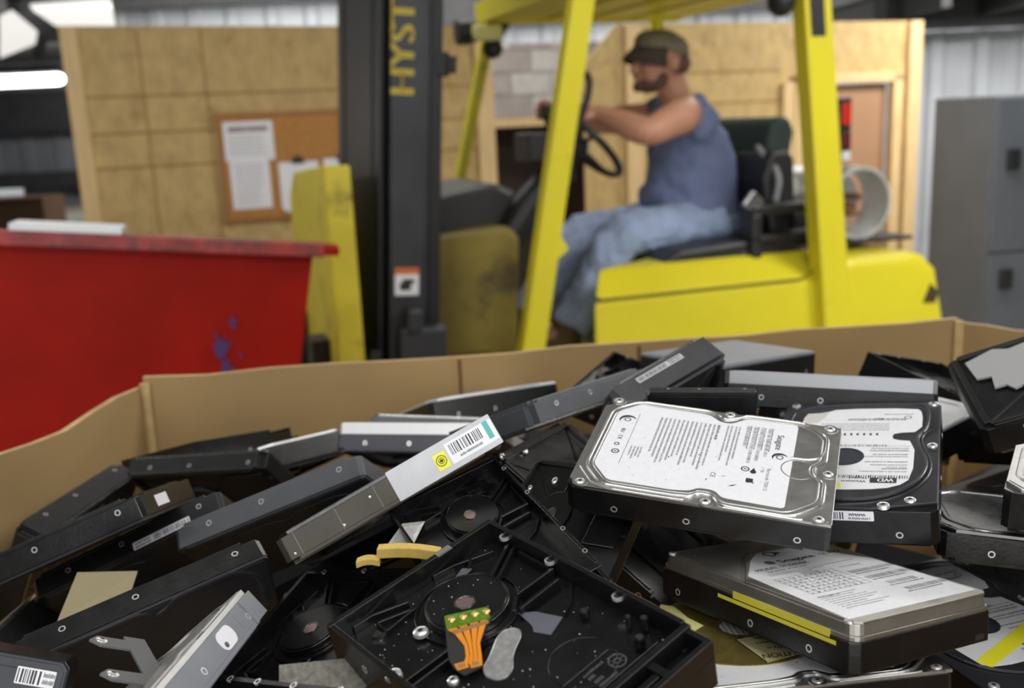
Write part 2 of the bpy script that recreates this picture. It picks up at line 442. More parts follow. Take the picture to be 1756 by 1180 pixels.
# low clutter far left
t = tag(empty('cardboard_carton', (-6.2, 12.3, 0)), 'dark brown carton standing under the far left wall', 'carton')
obj('carton_body', M().box(-0.5, 0.55, 0, 0.6, 0, 0.98), mat('old_carton', lin(96, 70, 48), 0.8), t)
obj('flap', M().box(-0.5, 0.55, -0.2, 0.02, 0.98, 0.985), mat('old_carton', lin(96, 70, 48), 0.8), t)
tag(obj('steel_rail', M().box(-0.5, 0.16, 0.0, 0.06, 0, 0.07), m_white, loc=(-4.42, 8.9, 1.18), bevel=0.01), 'short pale rail end far left below the glowing tube', 'rail')

# ------------------------------------------------------------------ red hopper
m_red = mat('red_paint', lin(150, 20, 5), 0.6, spec=0.15, vary=0.14, vscale=5, dark=lin(128, 24, 14), dscale=4, damt=0.42, bump=0.1, bscale=12)
m_rededge = mat('worn_rim', lin(150, 46, 38), 0.5, vary=0.5, vscale=14, dark=(0.03, 0.03, 0.035), dscale=9, damt=0.52)
HZ0, HZ1, HBX, HBZ = 1.564, 1.376, 0.91, 1.165
h = tag(empty('tipping_hopper', (-1.55, 2.02, 0), R(14)), 'large red steel tipping hopper left of the forklift', 'hopper')
# local frame: x along the tall front wall, y away from it; the rim dips a little to the right
sk = M().add([(-0.3, 0.05, 0.22), (0.91, 0.05, 0.22), (0.89, 0.5, 0.22), (-0.3, 0.5, 0.22),
              (-0.5, 0.0, HZ0), (1.135, 0.0, HZ1), (1.10, 0.62, 1.20), (-0.5, 0.62, 1.20)],
             [(0, 3, 2, 1), (0, 1, 5, 4), (1, 2, 6, 5), (2, 3, 7, 6), (3, 0, 4, 7)])
hs = obj('shell', sk, m_red, h); sl = hs.modifiers.new('s', 'SOLIDIFY'); sl.thickness = 0.008
rot = Matrix.Translation((0, 0, HZ0 + (HZ1 - HZ0) * 0.5 / 1.635)) @ Matrix.Rotation(-math.atan2(HZ1 - HZ0, 1.635), 4, 'Y')
ro = obj('rim', M().box(-0.52, 1.165, -0.04, 0.0, -0.012, 0.02), m_rededge, h, bevel=0.004); ro.matrix_local = rot
ro = obj('rim_tab', M().box(1.13, 1.20, -0.03, 0.05, -0.008, 0.012), m_red, h, bevel=0.004); ro.matrix_local = rot
for s_ in (-0.2, 0.6): obj('skid', M().box(s_, s_ + 0.12, 0.06, 0.5, 0, 0.24), m_red, h)
rs = random.Random(8)
for cx, cz, rad in ((HBX, HBZ, 0.042), (HBX + 0.03, HBZ + 0.06, 0.018), (HBX + 0.005, HBZ - 0.05, 0.026), (HBX + 0.04, HBZ - 0.02, 0.01)):
    P_ = []
    for k in range(18):
        a = 2 * math.pi * k / 18; r = rad * rs.uniform(0.35, 1.25)
        P_.append((cx + r * 0.55 * math.cos(a), 0.05 * (1.40 - cz - r * math.sin(a)) / 1.18 - 0.0105, cz + r * math.sin(a)))
    m = M(); m.add(P_, [tuple(range(18))]); obj('blue_paint_smear', m, mat('blue_paint', lin(74, 40, 96), 0.5), h)
t = tag(empty('white_plank', (-1.55, 2.02, HZ0 + (HZ1 - HZ0) * 0.5 / 1.635 + 0.0205), R(14)), 'white plank lying along the rim of the red hopper', 'plank')
obj('board', M().box(0.51, 0.735, -0.035, 0.055, 0.0, 0.016), m_white, t, bevel=0.003).matrix_local = Matrix.Rotation(-math.atan2(HZ1 - HZ0, 1.635), 4, 'Y')

# ------------------------------------------------------------------ cardboard bin that holds the drives
m_card = mat('kraft_board', lin(160, 132, 88), 0.75, vary=0.10, vscale=7, bump=0.12, bscale=25)
m_cardedge = mat('kraft_edge', lin(186, 158, 110), 0.8, vary=0.2, vscale=40)
m_crease = mat('kraft_crease', lin(112, 80, 46), 0.85)
bx = tag(empty('cardboard_bin', (0.1, 0.65, 0)), 'big open corrugated cardboard bin full of scrapped hard drives', 'box')
OCT = [(-0.405, 1.055), (-0.535, 0.44), (-0.40, 0.19), (0.62, 0.19), (0.86, 0.44), (0.84, 0.86), (0.538, 1.168)]
ZT = [1.383, 1.383, 1.383, 1.383, 1.383, 1.387, 1.392]
for i in range(7):
    a = Vector(OCT[i]) - Vector((0.1, 0.65)); b_ = Vector(OCT[(i + 1) % 7]) - Vector((0.1, 0.65))
    d = (b_ - a).normalized(); nn = Vector((d.y, -d.x))
    cen = (a + b_) / 2
    if nn.dot(cen) < 0: nn = -nn
    zt = ZT[i]; T = 0.007
    q0, q1 = a + d * 0.001, b_ - d * 0.001
    m = M()
    N_ = 14
    rr = random.Random(40 + i)
    tops = [zt + rr.uniform(-0.002, 0.002) - (0.006 if (i == 0 and k in (3, 4)) else 0) for k in range(N_ + 1)]
    vs = []; fs = []
    for k in range(N_ + 1):
        p = q0.lerp(q1, k / N_)
        vs += [(p.x, p.y, 0), (p.x, p.y, tops[k]), (p.x + nn.x * T, p.y + nn.y * T, tops[k]), (p.x + nn.x * T, p.y + nn.y * T, 0)]
    for k in range(N_):
        o_ = 4 * k
        for j in range(4): fs.append((o_ + j, o_ + (j + 1) % 4, o_ + 4 + (j + 1) % 4, o_ + 4 + j))
    fs += [(3, 2, 1, 0), (4 * N_, 4 * N_ + 1, 4 * N_ + 2, 4 * N_ + 3)]
    m.add(vs, fs)
    for k in range(len(m.f)):
        f_, mi = m.f[k]
        if len(f_) == 4 and all(m.v[j].z > 1.2 for j in f_): m.f[k] = (f_, 1)
    po = obj('wall_panel', m, [m_card, m_cardedge], bx)
    if i == 6:
        for fr in (0.365, 0.585):
            p = q1.lerp(q0, fr) if False else q0.lerp(q1, 1 - fr)
            obj('crease', M().box(-0.0025, 0.0025, -0.0006, 0.0004, 0, zt - 0.004), m_crease, po, loc=(p.x, p.y, 0)).rotation_euler = (0, 0, math.atan2(d.y, d.x))
    if i in (0, 5):
        p = q0 if i == 0 else q1
        obj('fold_strip', M().tube([(p.x - nn.x * 0.003, p.y - nn.y * 0.003, 0.0), (p.x - nn.x * 0.003, p.y - nn.y * 0.003, zt + 0.004)], 0.006, n=6), m_cardedge, po)
obj('bottom_flap', M().prism([(x - 0.1, y - 0.65) for x, y in [(-0.40, 1.04), (-0.525, 0.44), (-0.39, 0.2), (0.61, 0.2), (0.85, 0.44), (0.83, 0.85), (0.53, 1.15)]], 1.085, 1.095), m_card, bx)
# ------------------------------------------------------------------ forklift (nose to the left)
m_yel = mat('forklift_yellow', lin(230, 216, 44), 0.38, vary=0.05, vscale=3, dark=lin(204, 188, 36), dscale=5, damt=0.36, bump=0.05, bscale=15)
m_yelolive = mat('olive_yellow', lin(128, 112, 44), 0.6, vary=0.3, vscale=5, dark=lin(70, 58, 30), dscale=4, damt=0.5)  # dark olive yellow with random darker blotches
m_yelworn = mat('worn_yellow', lin(212, 196, 52), 0.5, vary=0.1, vscale=8, dark=lin(140, 124, 44), dscale=6, damt=0.44)
m_mast = mat('mast_black', (0.030, 0.031, 0.035), 0.42, vary=0.3, vscale=6, rvary=0.12)
m_mastd = mat('mast_grease', (0.008, 0.008, 0.009), 0.5)
m_seat = mat('dark_green_seat', lin(40, 58, 54), 0.7, vary=0.15, vscale=20)
m_rubber = mat('tyre_rubber', (0.015, 0.015, 0.015), 0.85)
m_tank = mat('tank_paint', lin(205, 205, 203), 0.35, 0.3, vary=0.1, vscale=8, dark=lin(120, 110, 100), dscale=6, damt=0.42)
m_redlens = mat('red_lens', lin(205, 44, 26), 0.25)
m_redlensd = mat('dark_red_lens', lin(96, 22, 24), 0.25)
m_worklens = mat('lamp_lens', lin(236, 232, 150), 0.3)
F = Matrix.Translation((0.6, 3.8, 0)) @ Matrix.Rotation(R(18), 4, 'Z')
fl = empty('forklift', (0.6, 3.8, 0), R(18))
tag(fl, 'yellow forklift with a black mast and overhead guard, parked behind the bin', 'forklift')
def XZ(poly, y0, y1, mm=None, mi=0):
    mm = mm or M(); return mm.prism(poly, -y1, -y0, mi, RX)
# chassis, hood, counterweight
obj('chassis', XZ([(-1.0, 0.30), (0.40, 0.30), (0.44, 0.80), (-0.5, 0.80), (-1.0, 0.72)], -0.48, 0.48), m_yelolive, fl, bevel=0.01)
hp = [(-0.515, -0.50), (0.40, -0.50), (0.40, 0.50), (-0.20, 0.50), (-0.20, -0.27)]
hood = obj('engine_hood', M().prism(hp, 0.60, 1.065).prism(hp, 1.065, 1.150, 0, None, [(-0.445, -0.38), (0.39, -0.38), (0.39, 0.45), (-0.17, 0.45), (-0.17, -0.22)]), m_yel, fl, bevel=0.018, seg=3)
obj('hood_seam', M().tube([(-0.50, -0.502, 1.066), (0.27, -0.502, 1.066), (0.33, -0.49, 1.09), (0.36, -0.43, 1.13)], 0.004, n=6), mat('seam', lin(120, 108, 30), 0.6), hood)
obj('counterweight', XZ([(0.44, 0.25), (0.90, 0.30), (0.905, 0.86), (0.86, 1.05), (0.80, 1.105), (0.74, 1.12), (0.44, 1.125)], -0.50, 0.50), m_yel, fl, bevel=0.045, seg=4)
obj('black_mark', XZ([(0.79, 0.93), (0.845, 0.925), (0.86, 0.965), (0.82, 1.0)], -0.5025, -0.5015), mat('scuff', lin(70, 58, 30), 0.8), fl)
obj('floor_plate', M().box(-1.0, -0.50, -0.42, 0.45, 0.76, 0.80), m_yelolive, fl)
obj('front_cowl', XZ([(-1.0, 0.6), (-0.70, 0.6), (-0.66, 1.26), (-0.70, 1.30), (-0.98, 1.28)], -0.24, 0.45), m_yelolive, fl, bevel=0.02)
obj('fender', XZ([(-1.10, 0.3), (-0.76, 0.3), (-0.72, 0.80), (-0.80, 0.90), (-1.02, 0.90), (-1.10, 0.80)], -0.50, -0.30), m_yelolive, fl, bevel=0.02)
# overhead guard
obj('front_pillar', XZ([(-0.815, 0.70), (-0.735, 0.70), (-0.472, 2.08), (-0.545, 2.08)], -0.53, -0.47), m_yel, fl, bevel=0.006)
obj('gusset', XZ([(-0.72, 1.17), (-0.675, 1.185), (-0.598, 1.245), (-0.648, 1.325), (-0.69, 1.33)], -0.525, -0.48), m_yel, fl, bevel=0.003)
obj('front_pillar', XZ([(-0.775, 1.05), (-0.742, 1.05), (-0.47, 2.05), (-0.515, 2.05)], 0.47, 0.53), m_yelworn, fl, bevel=0.004)
rp = obj('rear_pillar', XZ([(0.352, 0.80), (0.462, 0.80), (0.325, 2.08), (0.222, 2.08)], -0.545, -0.47), m_yel, fl, bevel=0.006)
obj('black_decal', XZ([(0.262, 1.87), (0.315, 1.87), (0.30, 2.04), (0.245, 2.04)], -0.5475, -0.5458), m_black, rp)
obj('side_lamp', M().ell((0.175, -0.50, 1.985), (0.045, 0.05, 0.05)), m_black, fl, smooth=True)
obj('rear_pillar', XZ([(0.36, 0.80), (0.40, 0.80), (0.24, 2.05), (0.20, 2.05)], 0.46, 0.52), m_yel, fl, bevel=0.004)
obj('guard_roof', M().box(-0.52, 0.30, -0.50, 0.47, 2.085, 2.098), m_mastd, fl)
obj('guard_frame', M().box(-0.55, 0.32, -0.53, -0.47, 2.02, 2.10).box(-0.55, 0.32, 0.44, 0.50, 2.02, 2.10).box(-0.56, -0.49, -0.53, 0.5, 2.02, 2.10).box(0.26, 0.33, -0.53, 0.5, 2.03, 2.10), m_yel, fl, bevel=0.004)
for k in range(4):
    x0 = -0.47 + k * 0.187
    obj('guard_slat', M().box(x0, x0 + 0.15, -0.47, 0.44, 2.03, 2.05), m_yel, fl)
wl = obj('work_lamp', M().cyl((0, 0), 0.05, 0, 0.05, 20).cyl((0, 0), 0.042, -0.03, 0, 20), m_black, fl, smooth=True, bevel=0.004)
wl.matrix_local = Matrix.Translation((-0.60, 0.46, 1.99)) @ Matrix.Rotation(R(-90), 4, 'Y')
obj('lamp_lens', M().box(-0.605, -0.49, 0.36, 0.42, 1.95, 2.01), m_worklens, fl, bevel=0.015)
obj('lamp_bracket', M().tube([(-0.52, 0.48, 1.93), (-0.49, 0.48, 1.96), (-0.42, 0.47, 2.07), (-0.36, 0.46, 2.1)], 0.025, n=8).ell((-0.505, 0.46, 1.925), (0.04, 0.04, 0.04)), m_black, fl)
# mast: leans back a little
tilt = Matrix.Translation((-1.19, 0, 0.75)) @ Matrix.Rotation(R(4.3), 4, 'Y')
mast = obj('mast', M().box(0.0, 0.125, -0.44, -0.395, -0.55, 1.75).box(0.0, 0.125, 0.325, 0.37, -0.55, 1.75).box(0.02, 0.05, -0.40, 0.34, -0.3, -0.1).box(0.02, 0.05, -0.40, 0.34, 1.5, 1.7), m_mast, fl, bevel=0.004)
mast.matrix_local = tilt
for sy in (-1, 1):
    ic = obj('inner_channel', M().box(-0.035, 0.10, 0.26 * sy - 0.06, 0.26 * sy, -0.5, 1.72), m_mastd, mast)
obj('lift_cylinder', M().cyl((0.07, 0), 0.06, -0.5, 1.6, 20), m_mast, mast, smooth=True)
obj('chain', M().box(0.04, 0.05, -0.13, -0.08, -0.4, 1.7).box(0.04, 0.05, 0.08, 0.13, -0.4, 1.7), m_mastd, mast)
obj('mast_guard', M().box(-0.03, -0.02, -0.42, 0.36, -0.5, 1.74), m_mastd, mast)
obj('flange', M().box(0.12, 0.155, -0.452, -0.38, -0.55, 1.75), m_mastd, mast, bevel=0.003)
obj('stop_knob', M().cyl((0.15, -0.43), 0.03, 1.05, 1.12, 14).cyl((0.185, -0.43), 0.018, 1.06, 1.11, 14), m_mastd, mast, bevel=0.004)
# yellow maker lettering up the side of the mast and a warning sticker
RXm = Matrix.Rotation(R(90), 4, 'X')
lm = M(); tmp = M(); text(tmp, 'HYSTER', (0, 0), (1, 0), 0.098, 0, mi=0, bold=0.007, width=0.395)
for p in tmp.v: lm.v.append(Vector((0.070 - p.y * 1.05 - p.x * 0.0, -0.4412, 0.992 + p.x)))
lm.f = [(f, 0) for f, _ in tmp.f]
obj('lettering', lm, mat('letter_yellow', lin(196, 172, 52), 0.5), mast)
stk = M().box(0.015, 0.09, -0.4415, -0.4403, 0.39, 0.475, 0).box(0.015, 0.09, -0.4420, -0.4414, 0.455, 0.475, 1).box(0.03, 0.065, -0.4420, -0.4414, 0.405, 0.43, 2).box(0.04, 0.075, -0.4420, -0.4414, 0.425, 0.44, 2)
obj('warning_sticker', stk, [m_white, mat('sticker_orange', lin(206, 108, 50), 0.5), m_ink], mast)
obj('tilt_bracket', M().box(0.02, 0.17, -0.50, -0.42, 0.10, 0.30).box(0.04, 0.09, -0.515, -0.42, 0.28, 0.36), m_mast, mast, bevel=0.015)
obj('tilt_cylinder', M().tube([(0.06, -0.46, 0.16), (0.55, -0.46, 0.02)], 0.035, n=12), m_mastd, mast, smooth=True)
# carriage plate in front of the mast
cg = obj('carriage_plate', M().add([(-1.345, -0.5, 0.5), (-1.262, -0.5, 0.5), (-1.262, 0.5, 0.5), (-1.345, 0.5, 0.5),
     (-1.338, -0.5, 1.545), (-1.262, -0.5, 1.542), (-1.262, 0.30, 1.50), (-1.338, 0.30, 1.50), (-1.338, 0.5, 1.40), (-1.262, 0.5, 1.40)],
     [(0, 3, 2, 1), (0, 1, 5, 4), (1, 2, 9, 6, 5), (2, 3, 8, 9), (3, 0, 4, 7, 8), (4, 5, 6, 7), (7, 6, 9, 8)]), m_yelworn, fl, bevel=0.006)
obj('fork', XZ([(-1.40, 0.08), (-1.345, 0.08), (-1.345, 1.0), (-1.40, 1.0)], -0.34, -0.22).box(-1.72, -1.40, -0.34, -0.22, 0.08, 0.12), m_mastd, fl)
obj('fork', XZ([(-1.40, 0.08), (-1.345, 0.08), (-1.345, 1.0), (-1.40, 1.0)], 0.22, 0.34).box(-1.72, -1.40, 0.22, 0.34, 0.08, 0.12), m_mastd, fl)
obj('carriage_hose', M().tube(smooth_path([(-1.25, -0.45, 0.6), (-1.23, -0.47, 0.9), (-1.22, -0.45, 1.0), (-1.2, -0.42, 0.7)]), 0.022, n=8), m_mastd, fl)
for wx, wr, ww in ((-0.86, 0.34, 0.22), (0.58, 0.27, 0.18)):
    for sy in (-1, 1):
        mm = M().cyl((0, 0), wr, -ww / 2, ww / 2, 32)
        wo = obj('wheel', mm, m_rubber, fl, bevel=0.03, smooth=True)
        wo.matrix_local = Matrix.Translation((wx, sy * 0.42, wr)) @ RXm
        obj('hub', M().cyl((0, 0), wr * 0.5, -ww / 2 - 0.012, ww / 2 + 0.012, 20), m_yelolive, wo)
# steering column and wheel
swc = Vector((-0.33, 0, 1.56)); nrm = Vector((0.71, 0, 0.70)); eu = Vector((0.70, 0, -0.71)); ev = Vector((0, 1, 0))
colm = obj('steering_column', M().tube([(-0.72, 0, 1.12), (-0.56, 0, 1.33), (-0.40, 0, 1.50), (-0.345, 0, 1.548)], [0.075, 0.06, 0.045, 0.035], n=12).box(-0.56, -0.41, -0.09, 0.09, 1.50, 1.60).box(-0.46, -0.37, -0.05, 0.05, 1.42, 1.53), m_black, fl, bevel=0.008)
sw = obj('steering_wheel', M().tube([swc + eu * 0.178 * math.cos(a * 2 * math.pi / 40) + ev * 0.178 * math.sin(a * 2 * math.pi / 40) for a in range(40)], 0.0135, n=10, closed=True), m_black, fl, smooth=True)
m = M()
for a in (20, 140, 260):
    q = swc + (eu * math.cos(R(a)) + ev * math.sin(R(a))) * 0.172
    m.tube([swc - nrm * 0.02, swc.lerp(q, 0.6) - nrm * 0.008, q], 0.009, n=8)
m.ell(tuple(swc - nrm * 0.02), (0.04, 0.04, 0.04))
obj('spokes', m, m_black, sw, smooth=True)
obj('control_lever', M().tube(smooth_path([(-0.45, -0.16, 1.54), (-0.385, -0.16, 1.66), (-0.355, -0.16, 1.76), (-0.375, -0.16, 1.80)]), 0.013, n=8), m_black, fl, smooth=True)
obj('dash_panel', XZ([(-0.98, 1.26), (-0.70, 1.28), (-0.62, 1.40), (-0.70, 1.44), (-0.95, 1.40)], -0.12, 0.40), m_black, fl, bevel=0.02)
# seat
seat = obj('seat_cushion', XZ([(-0.13, 1.09), (0.26, 1.07), (0.30, 1.13), (0.22, 1.165), (-0.10, 1.185), (-0.145, 1.15)], -0.26, 0.26), m_seat, fl, bevel=0.03, seg=4)
obj('seat_back', XZ([(0.27, 1.10), (0.34, 1.10), (0.43, 1.56), (0.41, 1.615), (0.35, 1.62), (0.315, 1.58)], -0.22, 0.22), m_seat, fl, bevel=0.035, seg=4)
obj('seat_base', XZ([(-0.22, 1.10), (0.40, 1.10), (0.42, 1.19), (0.25, 1.205), (-0.13, 1.185), (-0.20, 1.15)], -0.375, 0.3), m_black, fl, bevel=0.015)
obj('armrest_frame', M().box(0.14, 0.50, -0.40, -0.30, 1.285, 1.32).box(0.14, 0.18, -0.40, -0.30, 1.13, 1.29).box(0.44, 0.50, -0.40, -0.30, 1.13, 1.29).box(0.14, 0.50, -0.40, -0.30, 1.19, 1.215).box(0.10, 0.52, -0.38, -0.3, 1.10, 1.16), m_black, fl, bevel=0.008)
obj('buckle', M().box(-0.03, 0.03, -0.012, 0.012, -0.012, 0.05), m_steel, fl, bevel=0.004).matrix_local = Matrix.Translation((0.145, -0.37, 1.315)) @ Matrix.Rotation(R(40), 4, 'Y')
obj('battery_box', XZ([(0.30, 1.16), (0.40, 1.16), (0.385, 1.47), (0.36, 1.50), (0.29, 1.50), (0.255, 1.40)], -0.28, -0.05), m_black, fl, bevel=0.015)
obj('white_hose', M().tube(smooth_path([(0.30, -0.29, 1.32), (0.315, -0.30, 1.42), (0.28, -0.2, 1.51), (0.35, -0.1, 1.51)]), 0.012, n=8), mat('hose_grey', lin(150, 152, 158), 0.4), fl, smooth=True)
obj('amber_reflector', M().ell((0.405, -0.385, 1.13), (0.025, 0.012, 0.016)), mat('amber', lin(222, 150, 100), 0.4), fl)
# gas tank on the counterweight
tk = obj('gas_tank', M().tube([(0.655, -0.18, 1.29), (0.655, -0.16, 1.29), (0.655, -0.12, 1.29), (0.655, 0.33, 1.29), (0.655, 0.38, 1.29)], [0.05, 0.10, 0.128, 0.128, 0.06], n=28), m_tank, fl, smooth=True)
obj('tank_collar', M().ring((0, 0), 0.123, 0.135, 0, 0.15, 36), m_tank, tk, smooth=True).matrix_local = Matrix.Translation((0.655, -0.16, 1.29)) @ RXm
obj('tank_valve', M().cyl((0.655, 1.27), 0.022, 0.17, 0.25, 14, 0, RXm).cyl((0.67, 1.31), 0.014, 0.2, 0.28, 12, 0, RXm).box(0.60, 0.71, -0.24, -0.2, 1.235, 1.25), mat('brass', lin(150, 110, 80), 0.4, 0.6), tk)
obj('tank_tray', M().box(0.46, 0.86, -0.35, 0.38, 1.145, 1.158), m_black, fl)
obj('white_canister', M().tube([(0.43, -0.16, 1.36), (0.43, -0.1, 1.36), (0.43, 0.1, 1.36)], [0.055, 0.065, 0.06], n=18).tube([(0.43, 0, 1.1), (0.43, 0, 1.36)], 0.03), m_tank, fl, smooth=True)
tl = obj('tail_light', M().box(0.59, 0.655, -0.24, -0.18, 1.44, 1.675), m_black, fl, bevel=0.006)
obj('red_lens', M().box(0.607, 0.648, -0.25, -0.238, 1.575, 1.655), m_redlens, tl, bevel=0.004)
obj('red_lens', M().box(0.612, 0.648, -0.25, -0.238, 1.49, 1.55), m_redlensd, tl, bevel=0.004)
obj('white_lens', M().box(0.612, 0.648, -0.25, -0.238, 1.445, 1.48), m_white, tl, bevel=0.004)

# ------------------------------------------------------------------ driver
m_skin = mat('skin', lin(196, 142, 116), 0.5, vary=0.08, vscale=12, dark=lin(168, 104, 84), dscale=7, damt=0.42)
m_beard = mat('beard', lin(98, 72, 58), 0.8, vary=0.3, vscale=90)
m_cap = mat('cap_drab', lin(128, 120, 104), 0.8, vary=0.2, vscale=25)
m_capd = mat('cap_brim', lin(70, 62, 56), 0.8)
m_shirt = mat('blue_shirt', lin(112, 124, 162), 0.85, vary=0.12, vscale=10, bump=0.5, bscale=14)
m_denim = mat('denim', lin(152, 168, 200), 0.85, vary=0.22, vscale=9, bump=0.6, bscale=16)
m_boot = mat('brown_boot', lin(92, 76, 44), 0.75, vary=0.2, vscale=15)
pr = empty('person', (0.6, 3.8, 0), R(18))
tag(pr, 'person in drab cap, sleeveless blue shirt and jeans driving the yellow forklift', 'person')
def voxel(name, mm, size, smooth_it, mt, parent, disp=0, dscale=0.08):
    me = mm.mesh(name, [mt]); o = bpy.data.objects.new(name, me); COL.objects.link(o)
    bm = bmesh.new(); bm.from_mesh(me); bmesh.ops.recalc_face_normals(bm, faces=bm.faces); bm.to_mesh(me); bm.free()
    r = o.modifiers.new('r', 'REMESH'); r.mode = 'VOXEL'; r.voxel_size = size
    s_ = o.modifiers.new('s', 'SMOOTH'); s_.iterations = smooth_it; s_.factor = 0.5
    if disp:
        tx = bpy.data.textures.new(name, 'CLOUDS'); tx.noise_scale = dscale
        d_ = o.modifiers.new('d', 'DISPLACE'); d_.texture = tx; d_.strength = disp; d_.mid_level = 0.5
    dg = bpy.context.evaluated_depsgraph_get(); dg.update()
    nm = bpy.data.meshes.new_from_object(o.evaluated_get(dg)); nm.name = name
    bpy.data.objects.remove(o); nm.materials.clear(); nm.materials.append(mt)
    for p in nm.polygons: p.use_smooth = True; p.material_index = 0
    q = bpy.data.objects.new(name, nm); COL.objects.link(q); q.parent = parent
    return q
# skeleton points in the forklift frame: nose towards -x, near side y < 0
HIPc = Vector((0.14, 0, 1.235))
def limb(mm, pts, rad, n=14): return mm.tube(smooth_path(pts, 2), interp(rad, pts, 2), n=n)
def interp(rad, pts, it):
    r = list(rad)
    for _ in range(it):
        q = [r[0]]
        for i in range(len(r) - 1): q += [r[i] * .75 + r[i + 1] * .25, r[i] * .25 + r[i + 1] * .75]
        q.append(r[-1]); r = q
    return r
body = M()
# trunk (wide in y): stacked ellipses
def trunk(mm, rings, n=24):
    vs = []; fs = []
    for (x, y, z, rx, ry, tl_) in rings:
        for k in range(n):
            a = 2 * math.pi * k / n
            dx = rx * math.cos(a); dy = ry * math.sin(a)
            vs.append((x + dx * math.cos(tl_), y + dy, z + dx * math.sin(tl_)))
    for i in range(len(rings) - 1):
        for k in range(n): fs.append((i * n + k, i * n + (k + 1) % n, (i + 1) * n + (k + 1) % n, (i + 1) * n + k))
    fs += [tuple(range(n - 1, -1, -1)), tuple(range((len(rings) - 1) * n, len(rings) * n))]
    mm.add(vs, fs)
T_RINGS = [(0.14, 0, 1.155, 0.115, 0.155, 0.0), (0.13, 0, 1.22, 0.14, 0.175, 0.0), (0.115, 0, 1.30, 0.155, 0.172, -0.02), (0.115, 0, 1.40, 0.158, 0.168, -0.06), (0.118, 0, 1.50, 0.145, 0.175, -0.14),
           (0.10, 0, 1.58, 0.125, 0.180, -0.22), (0.08, 0, 1.64, 0.10, 0.165, -0.3), (0.065, 0, 1.675, 0.075, 0.11, -0.35)]
trunk(body, T_RINGS)
# neck and head
limb(body, [(0.075, 0, 1.64), (0.055, 0, 1.70), (0.025, 0, 1.77)], [0.068, 0.060, 0.060])
body.ell((0.000, 0, 1.850), (0.098, 0.074, 0.098), nu=24, nv=16)      # skull
body.ell((-0.045, 0, 1.800), (0.062, 0.060, 0.078), nu=20, nv=12)     # face
body.ell((-0.055, 0, 1.757), (0.046, 0.048, 0.034), nu=18, nv=10)     # jaw
body.ell((-0.098, 0, 1.744), (0.016, 0.022, 0.016))                   # chin
limb(body, [(-0.098, 0, 1.842), (-0.116, 0, 1.818), (-0.124, 0, 1.802), (-0.104, 0, 1.795)], [0.010, 0.012, 0.013, 0.012], 8)   # nose
body.ell((-0.104, 0, 1.776), (0.010, 0.022, 0.007)); body.ell((-0.102, 0, 1.764), (0.010, 0.020, 0.007))   # lips
body.ell((-0.092, 0, 1.852), (0.014, 0.048, 0.010))                   # brow
for sy in (-1, 1):
    body.ell((-0.075, sy * 0.040, 1.80), (0.025, 0.020, 0.022))       # cheek
    body.ell((0.012, sy * 0.076, 1.822), (0.018, 0.009, 0.030))       # ear
    body.ell((0.014, sy * 0.080, 1.832), (0.020, 0.007, 0.016))
# arms
SH = {-1: Vector((-0.025, -0.19, 1.632)), 1: Vector((0.05, 0.185, 1.625))}
GR = {}
for sy, phi in ((-1, 218), (1, 148)):
    a = R(phi); GR[sy] = swc + (eu * math.cos(a) + ev * math.sin(a)) * 0.178
EL = {-1: Vector((-0.20, -0.285, 1.585)), 1: Vector((-0.17, 0.27, 1.63))}
for sy in (-1, 1):
    g = GR[sy]; rad = (g - swc).normalized(); tng = nrm.cross(rad).normalized()
    wrist = g + nrm * 0.045 - rad * 0.02 + (EL[sy] - g).normalized() * 0.075
    s_ = SH[sy]
    limb(body, [s_ + Vector((0.05, -sy * 0.05, 0.02)), s_, s_.lerp(EL[sy], 0.35) + Vector((0, 0, 0.004)), s_.lerp(EL[sy], 0.7), EL[sy], EL[sy].lerp(wrist, 0.3) + Vector((0, 0, -0.003)), EL[sy].lerp(wrist, 0.7), wrist],
         [0.062, 0.068, 0.060, 0.054, 0.048, 0.050, 0.038, 0.029])
    # palm behind the rim, four fingers over it and the thumb from its side
    knuck = g + nrm * 0.024 + rad * 0.004
    pd = (knuck - wrist).normalized(); sd = tng if tng.dot(Vector((0, 1, 0))) > 0 else -tng
    pm = wrist.lerp(knuck, 0.55)
    for k in range(-2, 3): limb(body, [wrist + sd * k * 0.007, pm + sd * k * 0.013, knuck + sd * k * 0.0165], [0.016, 0.0165, 0.0115], 8)
    for k, ln in zip((-1.5, -0.5, 0.5, 1.5), (0.92, 1.05, 1.0, 0.8)):
        b0 = knuck + sd * k * 0.020
        limb(body, [b0, b0 + rad * 0.020 * ln + nrm * 0.004, b0 + rad * 0.028 * ln - nrm * 0.022 * ln, b0 + rad * 0.012 - nrm * 0.046 * ln, b0 - rad * 0.006 - nrm * 0.050 * ln],
             [0.0095, 0.0095, 0.009, 0.0085, 0.0075], 8)
    th0 = wrist + pd * 0.030 - sd * sy * -0.022
    limb(body, [th0, th0 + pd * 0.022 + sd * sy * 0.020 - nrm * 0.006, th0 + pd * 0.045 + sd * sy * 0.022 - nrm * 0.024, th0 + pd * 0.050 + sd * sy * 0.012 - nrm * 0.040], [0.013, 0.0115, 0.010, 0.008], 8)
